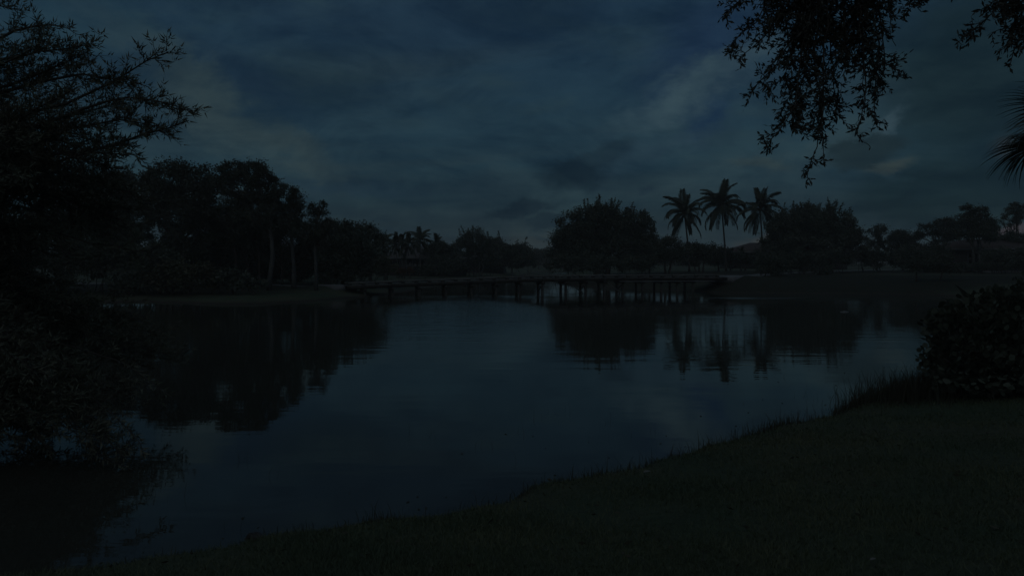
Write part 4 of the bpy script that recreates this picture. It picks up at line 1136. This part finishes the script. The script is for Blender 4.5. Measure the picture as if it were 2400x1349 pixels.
def oak_branch(path, ns, rng, spread=0.32, r0=0.014, hub=None):
    P0 = np.array([at(p[0], p[1] - 14, p[2]) for p in path])
    if hub is not None:
        P0 = np.vstack([hub, P0])
    d = np.r_[0, np.cumsum(np.linalg.norm(np.diff(P0, axis=0), axis=1))]
    ss = np.linspace(0, d[-1], max(8, int(d[-1] / 0.12)))
    P_ = np.stack([np.interp(ss, d, P0[:, k]) for k in range(3)], 1)
    for _ in range(2):
        P_[1:-1] = (P_[:-2] + 2 * P_[1:-1] + P_[2:]) / 4
    P_[1:-1] += rng.normal(0, 0.01, (len(P_) - 2, 3))
    tb.tube(P_, np.linspace(r0, 0.003, len(P_)), 5, False)
    u0 = 0.25 if hub is None else 0.4
    for k in range(ns):
        u = rng.uniform(u0, 1) if k else 1.0
        f_ = u * (len(P_) - 1); i0 = min(int(f_), len(P_) - 2)
        a = P_[i0] + (P_[i0 + 1] - P_[i0]) * (f_ - i0)
        T = P_[i0 + 1] - P_[i0]; T = T / np.linalg.norm(T)
        L = spread * rng.uniform(0.35, 1.0) * (1.15 - 0.5 * u)
        dv = T * rng.uniform(0.3, 0.9) + rdirs(rng, 1)[0] + np.array([0, 0, -0.25]); dv /= np.linalg.norm(dv)
        tp = bend(rng, a, a + dv * L, 4, 0.06, -0.04)
        oak_twig(tp, 0.004, rng, iso=(u > 0.85))
        for _ in range(4):
            b0 = tp[rng.integers(1, 4)]
            dd = dv * 0.6 + rdirs(rng, 1)[0]; dd /= np.linalg.norm(dd)
            oak_twig(bend(rng, b0, b0 + dd * L * rng.uniform(0.3, 0.6), 3, 0.05), 0.003, rng)
    oak_twig(P_[-3:], 0.004, rng, 0.02, 1.0, True)
OAKB = [
    ([(1900, -150, 5.6), (1800, -40, 5.5), (1735, 20, 5.4), (1705, 46, 5.4)], 26, 0.25),
    ([(1900, -150, 5.7), (1800, 20, 5.6), (1750, 90, 5.5), (1718, 112, 5.5)], 26, 0.25),
    ([(1900, -150, 5.5), (1830, 60, 5.4), (1770, 120, 5.3), (1735, 148, 5.3)], 26, 0.22),
    ([(1920, -150, 5.6), (1850, 120, 5.5), (1800, 190, 5.4), (1770, 216, 5.4)], 34, 0.26),
    ([(1920, -150, 5.8), (1880, 60, 5.7), (1850, 140, 5.6), (1840, 200, 5.6)], 40, 0.34),
    ([(1930, -150, 5.5), (1880, 150, 5.4), (1860, 260, 5.3), (1850, 300, 5.3), (1796, 352, 5.3)], 34, 0.24),
    ([(1940, -150, 5.7), (1890, 150, 5.6), (1875, 250, 5.5), (1855, 300, 5.5)], 44, 0.28),
    ([(1950, -150, 5.6), (1905, 150, 5.5), (1922, 260, 5.4), (1930, 330, 5.4), (1905, 375, 5.3), (1892, 420, 5.3)], 34, 0.18),
    ([(1960, -150, 5.4), (1930, 150, 5.3), (1928, 240, 5.3), (1930, 375, 5.2)], 30, 0.20),
    ([(1960, -150, 5.8), (1950, 60, 5.7), (1945, 150, 5.6), (1960, 280, 5.6)], 36, 0.24),
    ([(1980, -150, 5.6), (1970, 30, 5.5), (1985, 110, 5.5), (1970, 150, 5.4)], 40, 0.34),
    ([(1990, -150, 5.7), (2010, 60, 5.6), (2040, 150, 5.5), (2065, 210, 5.5)], 40, 0.28),
    ([(1990, -150, 5.5), (2020, 130, 5.4), (2035, 225, 5.4), (2025, 280, 5.3), (2005, 325, 5.3)], 26, 0.2),
    ([(2020, -150, 5.6), (2060, 40, 5.5), (2075, 120, 5.5), (2070, 190, 5.4)], 40, 0.26),
    ([(2040, -150, 5.7), (2060, 160, 5.5), (2040, 240, 5.5), (2052, 292, 5.4)], 18, 0.16),
    ([(2050, -170, 5.6), (2085, -20, 5.5), (2090, 30, 5.4)], 24, 0.24),
    ([(1850, -180, 5.9), (1850, 0, 5.8), (1830, 80, 5.8)], 44, 0.36),
    ([(2000, -180, 5.9), (2000, -20, 5.8), (2020, 60, 5.8)], 44, 0.36),
    ([(1930, -180, 5.4), (1920, -20, 5.3), (1900, 80, 5.2)], 44, 0.36),
    ([(2060, -180, 5.7), (2140, -30, 5.6), (2150, 10, 5.5), (2130, 35, 5.5)], 20, 0.18),
    ([(2060, -200, 5.7), (2180, -60, 5.6), (2234, 6, 5.5)], 8, 0.12),
]
for P_, n, sprd in OAKB:
    oak_branch(P_, n, rng, sprd, hub=hub1)
for P_, n, sprd in [
    ([(2430, -150, 5.2), (2370, 10, 5.1), (2310, 65, 5.0), (2266, 94, 5.0)], 16, 0.16),
    ([(2440, -150, 5.3), (2390, 20, 5.2), (2370, 80, 5.2), (2372, 118, 5.1)], 34, 0.26),
    ([(2440, -150, 5.1), (2360, -40, 5.0), (2330, 20, 5.0)], 30, 0.24),
    ([(2450, -150, 5.2), (2410, 60, 5.2), (2385, 130, 5.1), (2366, 172, 5.1)], 10, 0.12),
    ([(2450, -150, 5.3), (2420, 20, 5.2), (2405, 100, 5.2)], 34, 0.28)]:
    oak_branch(P_, n, rng, sprd, hub=hub2)
tb.tube(bend(rng, at(2085, -20, 5.5), at(2088, 88, 5.5), 6, 0.02), 0.003, 4, False)
tb.tube(bend(rng, at(2088, 88, 5.5), at(2100, 108, 5.5), 5, 0.02), 0.003, 4, False)
obj('branch', tb.mesh('branch', True, base), M['twig'], oak)
LP = np.vstack(LP); LD = np.vstack(LD); ISO = np.concatenate(ISO)
def leaf_mesh(name, m, L=1.0, w=0.34, cup=0.08, round_=False):
    """one leaf along +X, folded along its midrib"""
    n = 7
    us = np.linspace(0, 1, n)
    if round_:
        ww = w * np.sqrt(np.clip(1 - (2 * us - 1) ** 2, 0, 1)); ww[0] = w * 0.25
    else:
        ww = w * np.sin(np.pi * us ** 0.8) ** 0.8; ww[0] = 0.01
    V = []
    for u, q in zip(us, ww):
        z = -0.12 * u * u
        V += [(u * L, -q / 2, z + cup * q), (u * L, 0, z), (u * L, q / 2, z + cup * q)]
    Q = []
    for k in range(n - 1):
        Q += [(3 * k, 3 * k + 3, 3 * k + 4, 3 * k + 1), (3 * k + 1, 3 * k + 4, 3 * k + 5, 3 * k + 2)]
    me = mesh_np(name, V, Q, smooth=True)
    me.materials.append(m)
    return me
def place_leaf(me, parent, p, d, size, rng, base, roll=None):
    o = obj('leaf', me, None, parent, np.asarray(p) - base)
    q = Vector([float(v) for v in d]).to_track_quat('X', 'Z')
    o.rotation_mode = 'QUATERNION'
    from mathutils import Quaternion
    o.rotation_quaternion = q @ Quaternion((1, 0, 0), rng.uniform(-1.2, 1.2) if roll is None else roll)
    o.scale = (size, size, size)
    return o
lm = [leaf_mesh('leaf', M['oak_leaf'], 1.0, w_, c_) for w_, c_ in ((0.34, 0.1), (0.4, 0.25), (0.3, 0.0))]
iso_i = np.where(ISO)[0]
vis = iso_i[(LP[iso_i, 2] < EYE + 612 / F * LP[iso_i, 1])]
sel = rng.choice(vis, min(300, len(vis)), replace=False)
for k in sel:
    place_leaf(lm[k % 3], oak, LP[k], LD[k], rng.uniform(0.036, 0.052), rng, base)
rest = np.ones(len(LP), bool); rest[sel] = False
vv, qq = leaf_quads(LP[rest], LD[rest], 0.044, 0.36, rng)
cb = MB(); cb.add(vv, qq)
kind(obj('foliage', cb.mesh('foliage', False, base), M['oak_leaf'], oak), 'stuff')
print('oak leaves', len(LP), 'iso', len(vis))

# ------------------------------------------------------------------ fan palm at the right edge
rng = np.random.default_rng(44)
bx, by = 10.5, 12.4
base = np.array([bx, by, gh(bx, by) - 0.05])
fp = thing('fan_palm', 'fan palm whose drooping fronds reach in at the right edge', 'palm', base)
top = np.array([0.0, 0.0, 4.9 - base[2]])
tpts = [np.array([0, 0, 0]), np.array([0.05, 0, 1.2]), np.array([0.04, 0.03, 2.6]), top]
obj('trunk', MB().tube(tpts, [0.2, 0.16, 0.15, 0.17], 12).mesh('trunk', True), M['bark_palm'], fp)
def fan_mesh(rng, petiole=0.85, Rr=0.95, nseg=44, spread=285):
    mb_ = MB()
    m_ = 6
    P_ = np.array([[petiole * u, 0, 0.10 * math.sin(u * 2.4) * petiole] for u in np.linspace(0, 1, m_)])
    mb_.tube(P_, np.linspace(0.02, 0.01, m_), 5, False)
    c0 = P_[-1]
    for k in range(nseg):
        a = R(spread) * (k / (nseg - 1) - 0.5)
        L = Rr * (0.72 + 0.28 * math.cos(a * 0.6)) * rng.uniform(0.9, 1.05)
        n_ = 8
        us = np.linspace(0, 1, n_)
        dr = rng.uniform(0.35, 0.75)
        rad_ = us * L
        z = 0.16 * np.sin(us * 1.4) * math.cos(a * 0.5) - dr * us ** 2.6 * L * 0.75
        ctr = np.stack([c0[0] + np.cos(a) * rad_, np.sin(a) * rad_, c0[2] + z], 1)
        wdir = np.array([-math.sin(a), math.cos(a), 0.0])
        hw = np.where(us < 0.55, rad_ * R(spread) / nseg * 0.52, 0.0)
        hw = np.maximum(hw, np.interp(us, [0, 0.5, 0.55, 1], [0.002, 0.55 * L * R(spread) / nseg * 0.5, 0.55 * L * R(spread) / nseg * 0.5, 0.0015]))
        hw = np.interp(us, [0, 0.45, 1], [0.003, 0.45 * L * R(spread) / nseg * 0.5, 0.002])
        V = np.concatenate([ctr - wdir * hw[:, None] + [0, 0, 0.006], ctr + wdir * hw[:, None] + [0, 0, 0.006]])
        Q = [(i_, i_ + 1, n_ + i_ + 1, n_ + i_) for i_ in range(n_ - 1)]
        mb_.add(V, Q)
    me = mb_.mesh('frond'); me.materials.append(M['frond'])
    return me
fm = [fan_mesh(np.random.default_rng(q)) for q in (1, 2, 3)]
k = 0
for e_, n_ in ((62, 5), (34, 7), (8, 8), (-22, 7)):
    for q in range(n_):
        o = obj('frond', fm[k % 3], None, fp, top + np.array([0, 0, 0.05]))
        o.rotation_euler = (rng.normal(0, 0.25), R(-e_) + rng.normal(0, 0.1), q / n_ * 2 * math.pi + rng.normal(0, 0.15) + e_ * 0.03)
        s_ = rng.uniform(0.84, 0.98); o.scale = (s_, s_, s_)
        k += 1

# ------------------------------------------------------------------ sea-grape bush on the near right bank
rng = np.random.default_rng(55)
bx, by = 8.5, 11.6
base = np.array([bx, by, gh(bx, by) - 0.03])
sgb = thing('sea_grape_bush', 'big round-leaved bush on the grassy bank at the right edge', 'bush', base)
LOB = [(at(2290, 800, 11.4), 0.75, 0.8, 0.72), (at(2390, 780, 11.6), 0.9, 0.9, 0.8), (at(2340, 730, 11.8), 0.6, 0.7, 0.38), (at(2240, 850, 11.3), 0.5, 0.6, 0.5),
       (at(2230, 770, 11.6), 0.38, 0.5, 0.42), (at(2460, 760, 11.8), 0.9, 0.9, 0.9), (at(2320, 870, 11.0), 0.8, 0.7, 0.4), (at(2440, 860, 11.0), 0.8, 0.7, 0.5)]
PP, DD = [], []
for (c_, rx, ry, rz) in LOB:
    n = int(1200 * rx * rz * 2.2)
    d = rdirs(rng, n)
    rr = rng.uniform(0.5, 1.03, n)
    p = c_ + d * rr[:, None] * np.array([rx, ry, rz])
    PP.append(p); DD.append(d * 0.9 + rdirs(rng, n) * 0.7 + np.array([0, -0.3, 0.35]))
PP = np.vstack(PP); DD = np.vstack(DD)
gz = ground_h(PP[:, 0], PP[:, 1]); ok = PP[:, 2] > gz + 0.05
PP, DD = PP[ok], DD[ok]
cen = np.array([8.3, 11.6, 1.3])
score = np.linalg.norm((PP - cen) / np.array([1.4, 1.0, 0.8]), axis=1) - 0.35 * (PP[:, 1] - 11.6)
px_ = 1200 + PP[:, 0] / PP[:, 1] * F
score = np.where(px_ < 2420, score, -9)
order = np.argsort(-score)
sel = order[:300]
gm = [leaf_mesh('leaf', M['grape'], 1.0, w_, c_, True) for w_, c_ in ((0.98, 0.06), (0.9, 0.14), (1.05, 0.03))]
for k in sel:
    place_leaf(gm[k % 3], sgb, PP[k], DD[k], rng.uniform(0.06, 0.12), rng, base, rng.uniform(-1.0, 1.0))
# one big leaf hangs out over the water
place_leaf(gm[0], sgb, at(2182, 812, 11.3), (-0.7, -0.3, -0.5), 0.15, rng, base, 0.4)
# the inner leaves: disks of eight corners
rest = order[300:]
n = len(rest)
Pq, Dq = PP[rest], DD[rest]
Dq = Dq / np.linalg.norm(Dq, axis=1)[:, None]
Sv = np.cross(Dq, rdirs(rng, n)); Sv /= np.linalg.norm(Sv, axis=1)[:, None]
sz = rng.uniform(0.05, 0.11, n)
ring = np.array([(0, 0), (0.14, 0.36), (0.5, 0.5), (0.86, 0.36), (1, 0), (0.86, -0.36), (0.5, -0.5), (0.14, -0.36)])
V = Pq[:, None, :] + sz[:, None, None] * (ring[None, :, 0:1] * Dq[:, None, :] + ring[None, :, 1:2] * Sv[:, None, :])
b8 = np.arange(n)[:, None] * 8
Q = np.concatenate([b8 + [0, 1, 2, 3], b8 + [0, 3, 4, 5], b8 + [0, 5, 6, 7]])
cb = MB(); cb.add(V.reshape(-1, 3), Q)
kind(obj('foliage', cb.mesh('foliage', False, base), M['grape'], sgb), 'stuff')
for k in range(16):
    c_, rx, ry, rz = LOB[k % len(LOB)]
    a = np.array([c_[0] * 0.5 + bx * 0.5 + rng.normal(0, 0.15), c_[1] + rng.normal(0, 0.2), 0]); a[2] = gh(a[0], a[1]) - 0.05
    obj('stem', MB().tube(bend(rng, a, c_ + rng.normal(0, 0.3, 3) * np.array([rx, ry, rz]), 6, 0.05), np.linspace(0.03, 0.012, 6), 6).mesh('stem', True, base), M['twig'], sgb)
# a clump of long pale blades rising out of the bush
bx, by = px2(2262, 12.6), 12.6
base = np.array([bx, by, gh(bx, by) - 0.03])
bl = thing('strap_leaf_plant', 'long bluish blade leaves arching above the round-leaved bush', 'plant', base)
def blade(path, w0, rng):
    P0 = np.array([at(*p) for p in path])
    d = np.r_[0, np.cumsum(np.linalg.norm(np.diff(P0, axis=0), axis=1))]
    ss = np.linspace(0, d[-1], 12)
    P_ = np.stack([np.interp(ss, d, P0[:, k]) for k in range(3)], 1)
    for _ in range(2):
        P_[1:-1] = (P_[:-2] + 2 * P_[1:-1] + P_[2:]) / 4
    u = ss / d[-1]
    hw = w0 * np.interp(u, [0, 0.4, 0.7, 1], [0.25, 0.5, 1, 0.03])
    T = np.gradient(P_, axis=0); S_ = np.cross(T, np.array([0.25, 1, 0.1])); S_ /= np.linalg.norm(S_, axis=1)[:, None]
    V = np.concatenate([P_ - S_ * hw[:, None], P_ + np.array([0.0, 0.015, 0]), P_ + S_ * hw[:, None]])
    Q = [(k, k + 1, 12 + k + 1, 12 + k) for k in range(11)] + [(12 + k, 12 + k + 1, 24 + k + 1, 24 + k) for k in range(11)]
    return obj('blade_leaf', mesh_np('blade_leaf', V - base, Q, smooth=True), M['blade'], bl)
g0 = (2280, HOR + (EYE - base[2]) * F / 12.6, 12.6)
blade([g0, (2285, 760, 12.5), (2272, 695, 12.3), (2238, 667, 12.0)], 0.07, rng)
blade([g0, (2275, 760, 12.4), (2235, 712, 12.1), (2204, 708, 11.8)], 0.06, rng)
blade([g0, (2270, 770, 12.5), (2230, 700, 12.2), (2195, 695, 12.0)], 0.014, rng)
blade([g0, (2290, 760, 12.6), (2300, 690, 12.5), (2312, 702, 12.2)], 0.05, rng)

# ------------------------------------------------------------------ grass, weeds
rng = np.random.default_rng(66)
n = 420000
a = rng.uniform(R(-50), R(50), n)
r = np.exp(rng.uniform(math.log(3.0), math.log(17), n))
x, y = r * np.sin(a), r * np.cos(a)
ok = (y > 2.8)
x, y, r = x[ok], y[ok], r[ok]
gz = ground_h(x, y)
pn_ = np.sin(x * 0.9 + 1.7 * np.sin(y * 0.8)) * np.sin(y * 1.1 + 0.6 * x + 1.2 * np.sin(x * 1.3)) + 0.5 * np.sin(x * 3.1 + y * 2.3)
ok = (gz > 0.03) & (rng.uniform(0, 1, len(x)) < np.clip(0.75 + 0.5 * pn_, 0.25, 1))
x, y, r, gz = x[ok], y[ok], r[ok], gz[ok]
x, y, r, gz = (q[:230000] for q in (x, y, r, gz))
n = len(x)
patchn = 0.5 + 0.5 * np.sin(x * 1.9 + 2 * np.sin(y * 1.3)) * np.sin(y * 2.3 + x)
h_ = rng.uniform(0.02, 0.05, n) * (0.75 + 0.6 * patchn)
w_ = 0.0022 + 0.0007 * r
lean = rng.normal(0, 0.6, (n, 2)) * h_[:, None]
th = rng.uniform(0, np.pi, n)
P0 = np.stack([x, y, gz - 0.004], 1)
S_ = np.stack([np.cos(th), np.sin(th), np.zeros(n)], 1) * (w_ / 2)[:, None]
tip = P0 + np.concatenate([lean, h_[:, None]], 1)
V = np.stack([P0 - S_, P0 + S_, tip], 1).reshape(-1, 3)
kind(obj('lawn_grass', mesh_np('lawn_grass', V, None, np.arange(n * 3).reshape(n, 3)), M['grass']), 'stuff', 'short mown grass of the near bank')

# taller weeds along the near waterline and thin stems standing in the shallows
Vs, Qs, c = [], [], 0
def stalks(xs, ys, hs, ws, ln=0.25):
    global c
    for x_, y_, hh, ww in zip(xs, ys, hs, ws):
        z_ = gh_fast(x_, y_)
        l1 = rng.normal(0, ln, 2) * hh
        p = np.array([x_, y_, z_]); m1 = p + np.array([l1[0] * 0.35, l1[1] * 0.35, hh * 0.6]); e = p + np.array([l1[0], l1[1], hh])
        t_ = rng.uniform(0, np.pi); s_ = np.array([math.cos(t_), math.sin(t_), 0]) * ww / 2
        Vs.extend([p - s_, p + s_, m1 + s_ * 0.8, m1 - s_ * 0.8, e + s_ * 0.15, e - s_ * 0.15])
        Qs.extend([(c, c + 1, c + 2, c + 3), (c + 3, c + 2, c + 4, c + 5)])
        c += 6
near = LAKE[1:9]
dd = np.r_[0, np.cumsum(np.linalg.norm(np.diff(near, axis=0), axis=1))]
nm = np.array([-(near[-1] - near[0])[1], (near[-1] - near[0])[0]]); nm /= np.linalg.norm(nm)
def along(u, off):
    return np.interp(u, dd, near[:, 0]) + nm[0] * off, np.interp(u, dd, near[:, 1]) + nm[1] * off
def gh_fast(x_, y_):
    return _hz.pop(0)
n = 9000
u = dd[-1] * rng.uniform(0, 1, n) ** 0.62
off = rng.normal(0.0, 0.16, n) + 0.05 * np.sin(u * 3)
x, y = along(u, off)
dens = 0.35 + 0.65 * (0.5 + 0.5 * np.sin(u * 2.1 + 1.2 * np.sin(u * 0.9)))
keep = rng.uniform(0, 1, n) < dens
x, y, u = x[keep], y[keep], u[keep]
_hz = list(ground_h(x, y))
hs = rng.gamma(1.6, 0.045, len(x)) * (0.35 + 1.2 * u / dd[-1]) + 0.02
stalks(x, y, np.clip(hs, 0.03, 0.7), 0.0035 + 0.0004 * y)
# the thick weeds beside the bush
n = 2600
x = rng.normal(7.0, 0.55, n); y = rng.normal(12.1, 0.6, n)
_hz = list(ground_h(x, y))
stalks(x, y, np.clip(rng.gamma(3, 0.085, n), 0.04, 0.6), np.full(n, 0.009))
kind(obj('shore_weeds', mesh_np('shore_weeds', np.array(Vs), np.array(Qs)), M['reed']), 'stuff', 'ragged weeds fringing the near waterline')
Vs, Qs, c = [], [], 0
xs, ys, hs = [], [], []
for k in range(40):
    u0 = rng.uniform(0, dd[-1]); o0 = rng.uniform(0.4, 3.4)
    m_ = rng.integers(1, 6)
    uu = u0 + rng.normal(0, 0.12, m_); oo = o0 + rng.normal(0, 0.12, m_)
    x_, y_ = along(uu, oo)
    xs += list(x_); ys += list(y_); hs += list(rng.uniform(0.03, 0.2, m_))
xs = np.array(xs); ys = np.array(ys); hs = np.array(hs)
sd_ = shore_sd(xs, ys)
ok = sd_ < 0
xs, ys, hs = xs[ok], ys[ok], hs[ok]
_hz = [-0.03] * len(xs)
stalks(xs, ys, hs + 0.03, np.full(len(xs), 0.0035), 0.4)
kind(obj('water_weeds', mesh_np('water_weeds', np.array(Vs), np.array(Qs)), M['reed']), 'stuff', 'thin dark stems standing in the near shallows')

# ------------------------------------------------------------------ small things
def stone_mesh(seed, sx, sy, sz):
    import bmesh
    rg = random.Random(seed)
    bm = bmesh.new()
    bmesh.ops.create_icosphere(bm, subdivisions=3, radius=1.0)
    ph = [rg.uniform(0, 6) for _ in range(6)]
    for v in bm.verts:
        q = v.co
        k_ = 1 + 0.16 * math.sin(3 * q.x + ph[0]) * math.sin(2.6 * q.y + ph[1]) + 0.10 * math.sin(5 * q.z + ph[2] + 2 * q.x) + 0.05 * math.sin(9 * q.y + ph[3])
        v.co = Vector((q.x * sx * k_, q.y * sy * k_, q.z * sz * k_))
    me = bpy.data.meshes.new('stone'); bm.to_mesh(me); bm.free()
    return me
p = at(596, 1256, EYE * F / (1262 - HOR)); o = obj('stone', stone_mesh(1, 0.075, 0.06, 0.055), M['stone'], None, (p[0], p[1], 0.0)); tag(o, 'dark lumpy stone in the shallows at lower left', 'stone')
p = at(884, 1222, EYE * F / (1223 - HOR)); o = obj('stone', stone_mesh(2, 0.045, 0.035, 0.022), M['stone'], None, (p[0], p[1], 0.0)); tag(o, 'small flat stone near the shore, right of the lumpy one', 'stone')
# pale drifting stick far out on the dark reflection
p = at(1980, 731, EYE * F / (731 - HOR))
mb = MB(); mb.tube(bend(rng, (p[0] - 0.23, p[1], 0.015), (p[0] + 0.22, p[1] + 0.05, 0.02), 6, 0.015), [0.012, 0.03, 0.034, 0.032, 0.026, 0.008], 7)
o = obj('drift_stick', mb.mesh('drift_stick', True, (p[0], p[1], 0)), M['foam'], None, (p[0], p[1], 0)); tag(o, 'pale stick floating on the dark reflection at right', 'stick')
lf = leaf_mesh('fallen_leaf', M['litter'], 1.0, 0.45, 0.2)
for (px, py, sz_, lab) in ((1508, 1116, 0.10, 'pale fallen leaf at the edge of the lawn by the water'), (2040, 1328, 0.05, 'pale fallen leaf on the lawn at bottom right')):
    Dq = 6.0
    for _ in range(20):
        Dq = (EYE - gh(px2(px, Dq), Dq)) * F / (py - HOR)
    o = obj('fallen_leaf', lf, None, None, (px2(px, Dq), Dq, gh(px2(px, Dq), Dq) + 0.045))
    o.rotation_euler = (0.1, -0.15, 0.4); o.scale = (sz_,) * 3
    tag(o, lab, 'leaf')

rng = np.random.default_rng(88)
n = 700
a = rng.uniform(R(-44), R(48), n); r = np.exp(rng.uniform(math.log(3.2), math.log(15), n))
x, y = r * np.sin(a), r * np.cos(a); gz = ground_h(x, y); ok = gz > 0.1
P_ = np.stack([x, y, gz + 0.03], 1)[ok]
D_ = np.concatenate([rng.normal(size=(len(P_), 2)), rng.normal(0, 0.25, (len(P_), 1))], 1)
vv, qq = leaf_quads(P_, D_, 0.055, 0.4, rng)
cb = MB(); cb.add(vv, qq)
kind(obj('leaf_litter', cb.mesh('leaf_litter'), M['reed']), 'stuff', 'small dead leaves scattered over the near lawn')

n = 150
u = dd[-1] * rng.uniform(0, 1, n); off = rng.gamma(1.4, 0.45, n)
x, y = along(u, off)
ok = shore_sd(x, y) < -0.03
P_ = np.stack([x, y, np.full(n, 0.006)], 1)[ok]
D_ = np.concatenate([rng.normal(size=(len(P_), 2)), rng.normal(0, 0.06, (len(P_), 1))], 1)
vv, qq = leaf_quads(P_, D_, 0.032, 0.3, rng, 0.6)
cb = MB(); cb.add(vv, qq)
kind(obj('floating_debris', cb.mesh('floating_debris'), M['reed']), 'stuff', 'bits of leaf and twig floating along the near shore')

# ------------------------------------------------------------------ damp evening air
mh = bpy.data.materials.new('haze'); mh.use_nodes = True
th_ = mh.node_tree; th_.nodes.clear()
pv = N(th_, 'ShaderNodeVolumePrincipled')
pv.inputs['Color'].default_value = (0.92, 0.95, 0.95, 1)
pv.inputs['Density'].default_value = 0.0009
pv.inputs['Anisotropy'].default_value = 0.0
mo = N(th_, 'ShaderNodeOutputMaterial')
th_.links.new(pv.outputs[0], mo.inputs['Volume'])
kind(obj('haze', MB().box((0, 0, 6.2), (2100, 2100, 18.4)).mesh('haze'), mh), 'stuff', 'thin damp evening air over the whole lake')

tri = 0
for me in bpy.data.meshes:
    tri += sum(1 for _ in ()) + len(me.loops) - 2 * len(me.polygons)
print('unique triangles', tri)
